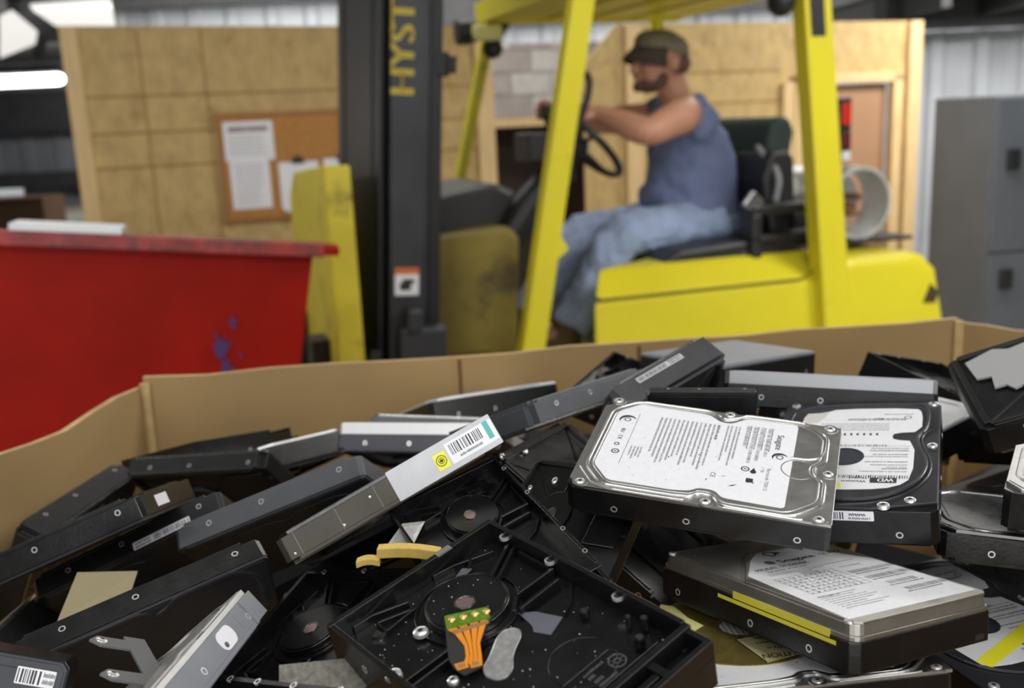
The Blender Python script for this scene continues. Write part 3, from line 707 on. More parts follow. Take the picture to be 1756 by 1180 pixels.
# legs
HP = {-1: Vector((0.13, -0.10, 1.240)), 1: Vector((0.13, 0.10, 1.240))}
KN = {-1: Vector((-0.275, -0.175, 1.235)), 1: Vector((-0.335, 0.13, 1.20))}
AN = {-1: Vector((-0.475, -0.18, 0.93)), 1: Vector((-0.52, 0.14, 0.93))}
for sy in (-1, 1):
    limb(body, [HP[sy], HP[sy].lerp(KN[sy], 0.5), KN[sy], KN[sy].lerp(AN[sy], 0.4) + Vector((0.02, 0, 0)), AN[sy]], [0.085, 0.078, 0.056, 0.055, 0.04])
    limb(body, [AN[sy], AN[sy] + Vector((-0.05, 0, -0.05)), AN[sy] + Vector((-0.12, 0, -0.075))], [0.04, 0.038, 0.03])
bo = voxel('body', body, 0.0055, 3, m_skin, pr)
# beard, eyes
be = M(); be.ell((-0.060, 0, 1.757), (0.049, 0.0515, 0.036), nu=18, nv=10); be.ell((-0.098, 0, 1.746), (0.0205, 0.027, 0.021)); be.ell((-0.108, 0, 1.787), (0.010, 0.026, 0.006))
for sy in (-1, 1): be.ell((-0.030, sy * 0.0455, 1.778), (0.032, 0.014, 0.042))
voxel('beard', be, 0.005, 2, m_beard, pr)
m = M()
for sy in (-1, 1): m.ell((-0.088, sy * 0.030, 1.831), (0.0105, 0.012, 0.008), 0)
obj('eyes', m, mat('eye', (0.05, 0.04, 0.04), 0.2), pr, smooth=True)
hr = M(); hr.ell((0.030, 0, 1.825), (0.080, 0.0765, 0.055)); 
voxel('hair', hr, 0.006, 2, m_beard, pr)
# cap
cp = M(); n = 24; vs = []; fs = []
rows = [(0.0, 0.106, 0.082), (0.018, 0.107, 0.083), (0.04, 0.103, 0.080), (0.06, 0.089, 0.069), (0.074, 0.062, 0.05), (0.081, 0.03, 0.025)]
for dz, a_, b_ in rows:
    for k in range(n):
        t_ = 2 * math.pi * k / n; x_ = a_ * math.cos(t_)
        vs.append((-0.002 + x_, b_ * math.sin(t_), 1.862 + dz - x_ * 0.16))
for i in range(len(rows) - 1):
    for k in range(n): fs.append((i * n + k, i * n + (k + 1) % n, (i + 1) * n + (k + 1) % n, (i + 1) * n + k))
fs.append(tuple(range((len(rows) - 1) * n, len(rows) * n)))
cp.add(vs, fs)
cap = obj('cap', cp, m_cap, pr, smooth=True); cap.modifiers.new('s', 'SOLIDIFY').thickness = 0.004
br = M(); vs = []; fs = []
for j in range(6):
    rr_ = j / 5
    for k in range(13):
        t_ = R(100 + 160 * k / 12)
        x_ = -0.002 + (0.107 + 0.050 * rr_ * max(0, -math.cos(t_))) * math.cos(t_); y_ = (0.083 + 0.0 * rr_) * math.sin(t_)
        vs.append((x_, y_, 1.874 - x_ * 0.10 - 0.28 * y_ * y_ / 0.083 * rr_ - 0.046 * rr_))
for j in range(5):
    for k in range(12): fs.append((j * 13 + k, j * 13 + k + 1, (j + 1) * 13 + k + 1, (j + 1) * 13 + k))
br.add(vs, fs)
bo_ = obj('cap_brim', br, m_capd, cap, smooth=True); bo_.modifiers.new('s', 'SOLIDIFY').thickness = 0.005
# sleeveless shirt
sh = M()
trunk(sh, [(x, y, z, rx + 0.012, ry + 0.012, tl_) for (x, y, z, rx, ry, tl_) in T_RINGS[1:6]] + [(0.085, 0, 1.635, 0.108, 0.172, -0.28), (0.07, 0, 1.668, 0.085, 0.125, -0.33)])
sh.ell((0.075, -0.145, 1.605), (0.066, 0.072, 0.085)); sh.ell((0.085, 0.145, 1.60), (0.06, 0.07, 0.08))
sh.ell((0.03, 0, 1.33), (0.115, 0.15, 0.10))
for sy in (-1, 1):
    s_ = SH[sy]; limb(sh, [(0.08, sy * 0.10, 1.665), (0.06, sy * 0.15, 1.668), (0.045, sy * 0.18, 1.655)], [0.045, 0.05, 0.045])
voxel('sleeveless_shirt', sh, 0.008, 3, m_shirt, pr, disp=0.022, dscale=0.07)
# jeans
je = M()
trunk(je, [(0.15, 0, 1.15, 0.12, 0.175, 0), (0.14, 0, 1.21, 0.152, 0.19, 0), (0.125, 0, 1.265, 0.16, 0.186, 0)])
for sy in (-1, 1):
    e_ = AN[sy] + Vector((0.0, 0, -0.02))
    limb(je, [HP[sy] + Vector((0.03, 0, 0)), HP[sy].lerp(KN[sy], 0.5) + Vector((0, 0, -0.005)), KN[sy] + Vector((0.0, 0, 0.0)), KN[sy].lerp(e_, 0.45) + Vector((0.03, 0, 0.0)), e_ + Vector((0.01, 0, 0))], [0.098, 0.090, 0.083, 0.086, 0.082])
voxel('jeans', je, 0.008, 2, m_denim, pr, disp=0.03, dscale=0.06)
for sy in (-1, 1):
    b_ = M(); a_ = AN[sy]
    limb(b_, [a_ + Vector((0, 0, 0.03)), a_ + Vector((-0.01, 0, -0.06)), a_ + Vector((-0.06, 0, -0.085)), a_ + Vector((-0.16, 0, -0.09)), a_ + Vector((-0.19, 0, -0.095))], [0.056, 0.06, 0.055, 0.045, 0.03])
    b_.box(a_.x - 0.20, a_.x + 0.06, a_.y - 0.045, a_.y + 0.045, a_.z - 0.128, a_.z - 0.10)
    voxel('boot', b_, 0.008, 2, m_boot, pr)

# ------------------------------------------------------------------ where every drive of the heap lies: rotation rows, then place
POSE = {
    'D1': [0.9368, 0.3499, -0.0042, -0.34, 0.9072, -0.2477, -0.0829, 0.2335, 0.9688, 0.1139, 0.5645, 1.4417],
    'D2': [0.3953, -0.9073, -0.1434, 0.9066, 0.4105, -0.0982, 0.148, -0.0912, 0.9848, 0.2156, 0.6026, 1.4238],
    'D3': [-0.4861, -0.8728, 0.0451, 0.8662, -0.4743, 0.1572, -0.1158, 0.1155, 0.9865, 0.1618, 0.5072, 1.3865],
    'D4': [0.6441, 0.7534, -0.1322, -0.7621, 0.6174, -0.1949, -0.0652, 0.2263, 0.9719, -0.0054, 0.4036, 1.4179],
    'D5': [0.8857, -0.0253, -0.4636, 0.195, 0.9265, 0.3219, 0.4214, -0.3755, 0.8255, -0.0786, 0.609, 1.4187],
    'D6': [0.93, 0.2791, -0.2391, -0.0573, 0.7527, 0.6558, 0.3631, -0.5962, 0.716, -0.1595, 0.6838, 1.3697],
    'D7': [0.9156, 0.1486, -0.3736, 0.1482, 0.7391, 0.6571, 0.3738, -0.657, 0.6547, -0.2735, 0.702, 1.3323],
    'D8': [0.9307, 0.0067, -0.3657, 0.0817, 0.9708, 0.2256, 0.3565, -0.2398, 0.903, -0.3169, 0.6644, 1.3729],
    'D9': [0.2068, -0.4265, -0.8805, 0.9781, 0.1116, 0.1756, 0.0233, -0.8976, 0.4403, -0.4072, 0.8412, 1.2952],
    'D10': [0.9574, 0.2576, 0.1306, -0.2698, 0.636, 0.723, 0.1032, -0.7274, 0.6784, -0.2782, 0.886, 1.3248],
    'D11': [0.86, -0.0296, -0.5094, 0.4732, 0.4197, 0.7746, 0.1909, -0.9072, 0.3749, -0.223, 0.557, 1.3417],
    'D12': [0.0832, -0.7724, -0.6297, 0.994, 0.019, 0.1079, -0.0714, -0.6349, 0.7693, -0.19, 0.4224, 1.3772],
    'D14': [0.9454, 0.2443, 0.2155, 0.1066, 0.3931, -0.9133, -0.3079, 0.8865, 0.3456, -0.2906, 0.4182, 1.3474],
    'D15': [-0.114, -0.7729, -0.6242, 0.9857, -0.1664, 0.0261, -0.1241, -0.6123, 0.7808, -0.4011, 0.6279, 1.2784],
    'D16': [0.8545, 0.419, -0.307, -0.4747, 0.8698, -0.1343, 0.2108, 0.2605, 0.9422, -0.095, 0.5231, 1.3598],
    'D17': [0.7857, 0.6098, -0.1044, -0.3586, 0.5864, 0.7264, 0.5042, -0.5332, 0.6793, -0.0939, 0.6335, 1.3416],
    'D18': [0.78, 0.5057, -0.3686, -0.5774, 0.8087, -0.1124, 0.2413, 0.3004, 0.9228, -0.1168, 0.3565, 1.3839],
    'D19': [0.4033, 0.8897, -0.2139, -0.9051, 0.3535, -0.236, -0.1344, 0.2888, 0.9479, -0.0147, 0.5149, 1.4124],
    'D20': [0.9079, 0.4046, -0.1093, -0.4186, 0.8621, -0.2854, -0.0213, 0.3049, 0.9521, 0.0297, 0.5651, 1.4087],
    'D21': [0.7041, 0.5098, 0.4944, -0.4359, 0.8598, -0.2659, -0.5607, -0.0283, 0.8276, 0.056, 0.6508, 1.3772],
    'D22': [0.6717, -0.6818, -0.2897, 0.7402, 0.6019, 0.2997, -0.03, -0.4157, 0.909, 0.0277, 0.7796, 1.4165],
    'D23': [0.7977, -0.1169, -0.5916, 0.5496, 0.5447, 0.6334, 0.2482, -0.8304, 0.4988, 0.1046, 0.7428, 1.4058],
    'D24': [0.9161, 0.3873, 0.1033, -0.4008, 0.8797, 0.2559, 0.0082, -0.2759, 0.9612, 0.2415, 0.7264, 1.4366],
    'D25': [0.7745, -0.6307, 0.048, 0.6271, 0.7755, 0.0731, -0.0834, -0.0265, 0.9962, 0.2096, 0.9419, 1.4073],
    'D26': [0.9988, -0.0494, 0.0075, 0.0, 0.1506, 0.9886, -0.0499, -0.9874, 0.1504, 0.1251, 0.6555, 1.4216],
    'D27': [0.7865, -0.5144, 0.3418, 0.5613, 0.8262, -0.0484, -0.2575, 0.2299, 0.9385, 0.4154, 0.9131, 1.3784],
    'D28': [0.9085, 0.1599, -0.3861, -0.2404, 0.9557, -0.1697, 0.3418, 0.247, 0.9067, 0.4035, 0.6933, 1.451],
    'D29': [0.8623, -0.4856, -0.1438, 0.4825, 0.8739, -0.0581, 0.1539, -0.0193, 0.9879, 0.2788, 0.7477, 1.3918],
    'D30': [0.8617, 0.506, 0.0384, -0.5071, 0.8614, 0.0298, -0.018, -0.0452, 0.9988, 0.3501, 0.5107, 1.4292],
    'D31': [0.9562, 0.2779, 0.0914, -0.2869, 0.952, 0.1066, -0.0574, -0.1281, 0.9901, 0.3281, 0.5662, 1.3872],
    'D32': [-0.3011, -0.9536, 0.0, 0.9536, -0.3011, 0.0, 0.0, 0.0, 1.0, 0.2744, 0.5589, 1.3276],
    'D33': [0.9973, -0.0617, -0.0388, 0.0652, 0.993, 0.0982, 0.0325, -0.1005, 0.9944, 0.1343, 0.4861, 1.3597],
    'D35': [0.9573, 0.2702, 0.1025, -0.2864, 0.8396, 0.4616, 0.0387, -0.4713, 0.8811, -0.0743, 0.8607, 1.3641],
    'D36': [0.9887, 0.108, 0.1043, -0.1446, 0.8722, 0.4673, -0.0405, -0.4771, 0.8779, -0.0594, 0.93, 1.3513],
    'D37': [0.8828, -0.4459, -0.1477, 0.4686, 0.8146, 0.3419, -0.0322, -0.371, 0.9281, -0.04, 1.0176, 1.3513],
    'D38': [0.8365, 0.526, 0.1536, -0.4735, 0.835, -0.2802, -0.2756, 0.1617, 0.9476, 0.137, 0.9213, 1.3726],
    'D40': [0.6362, -0.7147, -0.2905, 0.7665, 0.5429, 0.343, -0.0874, -0.4409, 0.8933, -0.252, 0.9556, 1.318],
    'D41': [0.4661, -0.8674, -0.1745, 0.866, 0.4069, 0.2905, -0.1809, -0.2865, 0.9408, -0.3086, 0.9729, 1.3289],
    'D42': [0.8459, -0.4927, -0.2043, 0.5225, 0.8425, 0.1316, 0.1073, -0.2181, 0.97, 0.4288, 0.7374, 1.4028],
}
# ------------------------------------------------------------------ hard drives (all in millimetres, scaled down)
MM = 0.001
m_cast = mat('black_casting', (0.0065, 0.0065, 0.007), 0.24, vary=0.3, vscale=60, bump=0.04, bscale=500, rvary=0.07, spec=0.6)
m_cast2 = mat('black_casting_dull', (0.011, 0.011, 0.012), 0.36, vary=0.3, vscale=60, bump=0.08, bscale=400)
m_grey = mat('slate_casting', (0.075, 0.079, 0.090), 0.40, vary=0.12, vscale=40, bump=0.06, bscale=400)
m_grey2 = mat('pale_grey_casting', (0.20, 0.21, 0.235), 0.42, vary=0.08, vscale=40, bump=0.06, bscale=400)
m_brown = mat('brown_grey_casting', (0.072, 0.064, 0.052), 0.38, 0.25, vary=0.12, vscale=40, bump=0.06, bscale=400)
m_lid = mat('brushed_lid', (0.62, 0.62, 0.61), 0.34, 1.0, vary=0.06, vscale=80, rvary=0.06, bump=0.02, bscale=900)
m_lidd = mat('dark_brushed_lid', (0.26, 0.26, 0.26), 0.28, 1.0, vary=0.06, vscale=80, rvary=0.06)
m_lidb = mat('black_lid', (0.035, 0.036, 0.042), 0.30, 0.35, vary=0.1, vscale=60, rvary=0.06)
m_lidw = mat('pale_nickel_lid', (0.80, 0.81, 0.83), 0.42, 0.55)
m_lidt = mat('tan_nickel_lid', (0.42, 0.40, 0.36), 0.36, 0.9, vary=0.12, vscale=50, rvary=0.08)
m_screw = mat('nickel_screw', (0.85, 0.85, 0.84), 0.26, 0.75)
m_hole = mat('screw_socket', (0.02, 0.02, 0.02), 0.5)
m_label = mat('white_label', (0.74, 0.75, 0.79), 0.42, vary=0.03, vscale=200, dark=(0.45, 0.45, 0.47), dscale=130, damt=0.30)
m_foil = mat('silver_foil_label', (0.50, 0.51, 0.53), 0.42, 0.45, vary=0.06, vscale=70, rvary=0.08)
m_printink = mat('print_ink', (0.13, 0.13, 0.15), 0.6)
m_lab2 = mat('clean_label', (0.80, 0.80, 0.84), 0.4)
m_yellow = mat('yellow_sticker', (0.86, 0.82, 0.03), 0.45)
m_yellowp = mat('pale_yellow_tape', (0.78, 0.74, 0.28), 0.6)
m_teal = mat('teal_sticker', (0.10, 0.42, 0.42), 0.5)
m_flex = mat('orange_flex', (0.72, 0.25, 0.02), 0.3)
m_green = mat('green_resin', (0.10, 0.20, 0.02), 0.2, vary=0.3, vscale=300)
m_copper = mat('copper_trace', (0.52, 0.32, 0.14), 0.35, 0.6)
m_gold = mat('gold_mylar', (0.40, 0.31, 0.09), 0.3, 0.75, vary=0.25, vscale=90, rvary=0.12)
m_gluegold = mat('brass_solder', (0.78, 0.55, 0.2), 0.3, 0.9)
m_clear = mat('dusty_clear_film', (0.33, 0.33, 0.33), 0.3, 0.3, vary=0.2, vscale=300)
m_pad = mat('blue_grey_pad', (0.11, 0.115, 0.14), 0.35)
m_darkoval = mat('blue_black_seal', (0.02, 0.024, 0.034), 0.3)

L2, W2 = 73.5, 50.8
def fillet(pts, r, closed=True, n=4):
    # the outline with every corner rounded by the same short radius
    P = [Vector((p[0], p[1])) for p in pts]; k = len(P); o = []
    for i in range(k):
        if not closed and i in (0, k - 1): o.append(P[i]); continue
        a, b, c = P[i - 1], P[i], P[(i + 1) % k]
        da, dc = (a - b), (c - b); t = min(r, 0.45 * da.length, 0.45 * dc.length)
        p0 = b + da.normalized() * t; p1 = b + dc.normalized() * t
        for j in range(n + 1):
            u = j / n; o.append(p0 * (1 - u) ** 2 + b * 2 * u * (1 - u) + p1 * u * u)
    return o
_cache = {}
def shared(key, build):
    if key not in _cache: _cache[key] = build()
    return _cache[key]
def part(key, name, build, mats, parent, bevel=0, smooth=False, label=None, T=None, seg=2):
    def mk():
        m_ = M(MM); build(m_)
        return m_.mesh(name, mats if isinstance(mats, (list, tuple)) else [mats])
    me = shared(key, mk)
    o = obj(name, me, None, parent, bevel=bevel * MM, smooth=smooth, label=label, seg=seg)
    if T is not None: o.matrix_local = T
    return o
def TM(x, y, z, rx=0, ry=0, rz=0):
    return Matrix.Translation((x * MM, y * MM, z * MM)) @ Matrix.Rotation(R(rz), 4, 'Z') @ Matrix.Rotation(R(ry), 4, 'Y') @ Matrix.Rotation(R(rx), 4, 'X')
def b_screw(m_):
    m_.cyl((0, 0), 3.0, -0.6, 0.7, 20, 0, r2=2.7); m_.cyl((0, 0), 2.7, 0.7, 1.1, 20, 0, r2=1.9)
    m_.prism([(1.15 * math.cos(a * math.pi / 3), 1.15 * math.sin(a * math.pi / 3)) for a in range(6)], 1.1, 1.13, 1)
def screw(parent, x, y, z, s=1.0, rx=0, ry=0, name='screw'):
    o = part('screw', name, b_screw, [m_screw, m_hole], parent, smooth=True, T=TM(x, y, z, rx, ry) @ Matrix.Scale(s, 4)); return o
def b_socket(m_):
    m_.ring((0, 0), 1.3, 2.05, -1.0, 0.16, 20, 0); m_.cyl((0, 0), 1.35, -0.9, -0.1, 14, 1)
def socket(parent, x, y, z, rx, ry=0, s=1.0):
    return part('socket', 'mounting_hole', b_socket, [m_screw, m_hole], parent, smooth=True, T=TM(x, y, z, rx, ry) @ Matrix.Scale(s, 4))
def outline(v=0, a=0.0):
    l, w_ = L2 - a, W2 - a
    if v == 0:
        return [(-l, -w_ + 4), (-l + 4, -w_), (l - 3, -w_), (l, -w_ + 3), (l, w_ - 3), (l - 3, w_), (-l + 4, w_), (-l, w_ - 4)]
    if v == 1:      # stepped ends with small ears
        return [(-l, -w_ + 7), (-l + 5, -w_ + 7), (-l + 5, -w_), (l - 9, -w_), (l - 9, -w_ + 3), (l, -w_ + 3), (l, w_ - 3), (l - 9, w_ - 3), (l - 9, w_), (-l + 5, w_), (-l + 5, w_ - 7), (-l, w_ - 7)]
    return [(-l, -w_ + 12), (-l + 8, -w_), (l - 2, -w_), (l, -w_ + 2), (l, w_ - 2), (l - 2, w_), (-l + 8, w_), (-l, w_ - 12)]
def underside(m_, z, mi=0):
    # what shows once the circuit board is gone: motor boss, ribs, pockets (facing -z)
    m_.cyl((-18, 2), 21, z - 3.5, z, 32, mi); m_.cyl((-18, 2), 5, z - 4.2, z - 3.5, 20, 1)
    for (x0, y0, x1, y1) in ((-66, -44, -34, -14), (-66, 44, -34, 18), (2, -14, 30, -40), (2, 18, 26, 40), (-18, -20, -18, -46)):
        m_.tube([(x0, y0, z), (x1, y1, z)], (1.2), n=4, mi=mi)
    m_.box(30, 66, -40, 22, z - 2.0, z, mi); m_.box(-70, -66, -46, 46, z - 3, z, mi); m_.box(-66, 60, 45.5, 48.5, z - 3, z, mi); m_.box(-66, 60, -48.5, -45.5, z - 3, z, mi)
    m_.box(60, 72, -30, 10, z - 1.2, z + 3, mi)
RIDGE = [(-67, -30), (-54, -46.5), (-14, -46.5), (-3, -45), (0, -41), (9, -41), (13, -47), (18, -49), (52, -49), (67, -34), (67, -12), (61, -7), (60, 2), (66, 9), (66, 37), (52, 49), (16, 49), (11, 44), (3, 41), (-1, 46), (-8, 48.5), (-52, 49), (-67, 35)]
def plain(key, parent, H, body, lid, ov=0, lidstyle=0, sides='both', lidh=3.0):
    h = H / 2
    def b1(m_):
        m_.prism(outline(ov), -h + 2.2, h - lidh, 0)
        for sy in (-1, 1):
            m_.box(-L2 + 9, L2 - 11, sy * W2 - 6 if sy > 0 else -W2, sy * W2 if sy > 0 else -W2 + 6, -h, -h + 2.4, 0)
        underside(m_, -h + 2.2, 0)
    part(key + '_cast', 'casting', b1, [body, m_lidd], parent, bevel=0.7)
    def b2(m_):
        o0 = outline(2 if lidstyle != 1 else 0, 0.6); o1 = outline(2 if lidstyle != 1 else 0, 1.8)
        m_.prism(o0, h - lidh, h - 0.9, 0); m_.prism(o1, h - 0.9, h - 0.5, 0)
        if lidstyle == 0: m_.prism([(a * 0.9, b * 0.84) for a, b in fillet(RIDGE, 6)], h - 0.5, h, 0)
        if lidstyle == 1: m_.prism(rrect(-L2 + 5, L2 - 6, -W2 + 4, W2 - 4, 9), h - 0.5, h, 0)
        if lidstyle == 2: m_.ridge(fillet(RIDGE, 6), 5, 0.9, h - 0.5, True)
    part(key + '_lid', 'lid', b2, [lid], parent, bevel=0.35)
    for x in (-45, -3.6, 56.6):
        for sy in ((-1, 1) if sides == 'both' else ()):
            socket(parent, x, sy * W2, -h + 7, 90 if sy < 0 else -90)
    return h
def side_label(parent, key, x0, x1, z0, z1, end=False, bar=True, mt=None, rngseed=1, face=-1):
    # small barcode sticker on the long (or the short) side
    def b(m_):
        T = Matrix.Rotation(R(90), 4, 'X')
        m2 = M(); m2.prism(rrect(x0, x1, z0, z1, 0.6, 2), 0.0, 0.12, 0)
        rg_ = random.Random(rngseed)
        if bar:
            barcode(m2, (x0 + 0.8, z0 + 0.9), (1, 0), (x1 - x0) * 0.62, (z1 - z0) - 1.8, 0.15, 1, rg_)
            for k in range(2): dashes(m2, (x0 + (x1 - x0) * 0.70, z0 + 1.0 + k * (z1 - z0) * 0.42), (1, 0), (x1 - x0) * 0.26, (z1 - z0) * 0.28, 0.15, 1, rg_)
        m_.add([T @ p for p in m2.v], [f for f, _ in m2.f]); n0 = len(m_.f) - len(m2.f)
        for i, (f, mi) in enumerate(m2.f): m_.f[n0 + i] = (m_.f[n0 + i][0], mi)
    off = -(L2 if end else W2) - 0.05
    return part(key, 'barcode_label', b, [mt or m_lab2, m_ink], parent, T=TM(0, off, 0) if face < 0 else TM(0, -off, 0, rz=180))
def pose(o, q):
    M3 = Matrix(((q[0], q[1], q[2]), (q[3], q[4], q[5]), (q[6], q[7], q[8])))
    o.matrix_world = Matrix.Translation((q[9], q[10], q[11])) @ M3.to_4x4()
def drive(nm, label, group=None, flip=0, cat='hard drive', name='hard_drive', short=0, sc=None):
    o = bpy.data.objects.new(name, None); COL.objects.link(o); o.empty_display_size = 0.03
    pose(o, POSE[nm])
    if sc: o.matrix_world = o.matrix_world @ Matrix.Diagonal((*sc, 1))
    if short: o.matrix_world = o.matrix_world @ Matrix.Rotation(R(90), 4, 'Z')
    if flip: o.matrix_world = o.matrix_world @ Matrix.Rotation(R(180), 4, 'X')
    tag(o, label, cat, group)
    return o

# --- the big drive with the white label, top of the heap
def label_sg(m_, z, seed):
    rg_ = random.Random(seed)
    edge = fillet([(-51, 45), (-63, 33), (-63, -27.5), (-51.5, -42), (-14, -42), (-4, -40), (0, -36), (9, -36), (14, -42), (48, -43), (48, 45), (17, 45), (12, 40), (8, 36.5), (1, 37), (-4, 42), (-9, 44)], 3)
    m_.prism([(p.x, p.y) for p in edge], z, z + 0.15, 0)
    q = z + 0.19
    d = (0, -1)
    text(m_, 'Seagate', (37, 31), d, 5.6, q, bold=0.25)
    # swirl mark: two crescents
    for cx, cy, s_ in ((40.5, 6.5, 1.0), (-55.0, 25, 1.15)):
        m_.add([(cx + s_ * r_ * math.cos(a), cy + s_ * r_ * math.sin(a), q) for r_, a in [(4.6, 0.2 + 0.33 * k) for k in range(12)] + [(4.6 - 2.2 * math.sin(math.pi * k / 11), 0.2 + 0.33 * k) for k in range(11, -1, -1)]], [(k, k + 1, 22 - k, 23 - k) for k in range(11)], 1)
        m_.ring((cx, cy), 1.5, 2.2, q - 0.02, q, 16, 1)
    text(m_, 'Barracuda 7200.12', (35, -7), d, 3.0, q); text(m_, '1 TB', (31.5, -7), d, 2.6, q)
    for k, x in enumerate((31.0, 26.5, 22.3, 18.0)):
        dashes(m_, (x + 2.2, 37), d, 26, 0.9, q, 1, rg_); barcode(m_, (x, 37), d, (32, 38, 41, 24)[k], 2.0, q, 2, rg_)
    for cx, cy in ((22.8, -10.5), (-54, -12)):
        m_.ring((cx, cy), 1.7, 2.5, q - 0.02, q, 20, 1); m_.box(cx - 0.8, cx + 0.8, cy - 0.5, cy + 0.5, q - 0.02, q, 1)
    m_.cyl((27.5, -12.5), 1.8, q - 0.02, q, 14, 1); m_.prism([(25.8, -12.5), (29.2, -12.5), (27.5, -8.2)], q - 0.02, q, 1)
    m_.box(24.5, 28.5, -23.5, -19.5, q - 0.02, q, 1)
    for i in range(7):
        for j in range(6):
            if rg_.random() < 0.55: m_.box(28.9 + i * 0.0 - 0.6 * i, 29.5 - 0.6 * i - 0.05, -26.5 - 0.0 + 0.45 * j + 2.3, -26.1 + 0.45 * j + 2.3, q - 0.02, q, 1)
    for k, x in enumerate((13.5, 11.3, 8.6, 6.4)): dashes(m_, (x, 34), d, (36, 44, 30, 40)[k], 1.2, q, 2, rg_)
    text(m_, 'CE', (4.5, -19), d, 4.2, q)
    for k in range(13): dashes(m_, (-35 + k * 2.75, 33), d, rg_.uniform(38, 52), 1.35, q, 2, rg_)
    dashes(m_, (0.5, 33), d, 17, 1.9, q, 1, rg_)
    for k in range(4): dashes(m_, (-46 + k * 2.0, -4), d, rg_.uniform(9, 14), 1.1, q, 2, rg_)
    inkrect(m_, (-49, 34), d, 0, 58, 0, 0.28, q)
    text(m_, 'RU', (-56, 14), d, 3.4, q, bold=0.3); text(m_, 'C€', (-56, 6.0), d, 3.6, q, bold=0.2)
    m_.ring((-55, -4), 1.0, 1.7, q - 0.02, q, 16, 1)
    # scuffs torn through the paper
    for (x, y, a, ln, wd) in ((18, -29, 0.5, 6, 1.1), (12, -21, 0.3, 3, 0.5), (-22, -10, -1.2, 2.5, 0.8), (-5, -3, 0.9, 2.4, 0.7), (-40, 7, 0.2, 1.6, 0.3), (3, -27, 1.3, 3.2, 0.7), (30, 22, 0.9, 1.6, 0.3), (-38, -34, 0.1, 2.5, 0.2), (-29, 16, 0.8, 0.8, 0.5), (5, -2, 1.0, 3.0, 0.25)):
        u = Vector((math.cos(a), math.sin(a))); v = Vector((-u.y, u.x))
        m_.add([(x - u.x * ln / 2, y - u.y * ln / 2, q + .02), (x + v.x * wd / 2, y + v.y * wd / 2, q + .02), (x + u.x * ln / 2, y + u.y * ln / 2, q + .02), (x - v.x * wd / 2, y - v.y * wd / 2, q + .02)], [(0, 3, 2, 1)], 1)
    for k in range(40): 
        x, y, r_ = rg_.uniform(-60, 45), rg_.uniform(-38, 38), rg_.uniform(0.08, 0.3); m_.cyl((x, y), r_, q, q + 0.02, 6, 1)
def lid_sg(m_, h):
    m_.prism([(-73, -44), (-67, -50.3), (73, -50.3), (73, 50.3), (-60, 50.3), (-73, 40)], h - 2.6, h - 1.0, 0)
    m_.prism([(p.x, p.y) for p in fillet([(a * 0.985, b * 0.985) for a, b in RIDGE], 6)], h - 1.0, h - 0.2, 0)
    m_.ridge(fillet(RIDGE, 6), 2.4, 1.5, h - 0.9, True)
    m_.ridge(fillet([(a * 0.958, b * 0.945) for a, b in RIDGE], 5), 1.0, 0.45, h - 0.2, True)
    m_.ridge(smooth_path([(-70, -32), (-57, -49.5), (-14, -49.3), (-6, -48.5)], 1), 1.4, 0.8, h - 1.0)
    m_.ridge(smooth_path([(16, -49.8), (54, -50), (58, -49)], 1), 1.2, 0.7, h - 1.0)
    m_.ridge(smooth_path([(47, 8), (57, 8.5), (63, 12), (65, 20)], 2), 1.6, 0.8, h - 0.2)
    m_.ring((52, -3), 9.3, 10.0, h - 0.2, h - 0.02, 40, 0)
    m_.ring((70, -50), 0, 0.1, h - 1, h - 0.9, 6, 0)
def seagate(nm, label, seed=1, key='sg'):
    o = drive(nm, label); h = 10
    def b1(m_):
        m_.prism(outline(0), -h + 1.5, h - 2.6, 0); m_.box(-66, 60, -W2, -W2 + 6, -h, -h + 1.6, 0); m_.box(-66, 60, W2 - 6, W2, -h, -h + 1.6, 0); underside(m_, -h + 2.2, 0)
    part(key + 'c', 'casting', b1, [m_cast, m_lidd], o, bevel=0.7)
    lid = part(key + 'l', 'lid', lambda m_: lid_sg(m_, h), [m_lid], o, bevel=0.25)
    part(key + 't%d' % seed, 'label', lambda m_: label_sg(m_, h - 0.2, seed), [m_label, m_ink, m_printink], lid)
    for (x, y) in ((-66, 47.5), (-66, -47.0), (6, -47.2), (6, 47.5), (66.5, 47), (68.5, -2.5), (66.5, -47)):
        part('pad', 'screw_pad', lambda m_: (m_.ring((0, 0), 3.2, 4.6, -0.4, 0.35, 24, 0), m_.cyl((0, 0), 3.3, -0.5, -0.2, 20, 0)), [m_lid], lid, smooth=True, T=TM(x, y, h - 1.0))
        screw(lid, x, y, h - 1.1)
    for x in (-45, -3.6, 56.6):
        for sy in (-1, 1): socket(o, x, sy * W2, -h + 6.2, 90 if sy < 0 else -90)
    return o
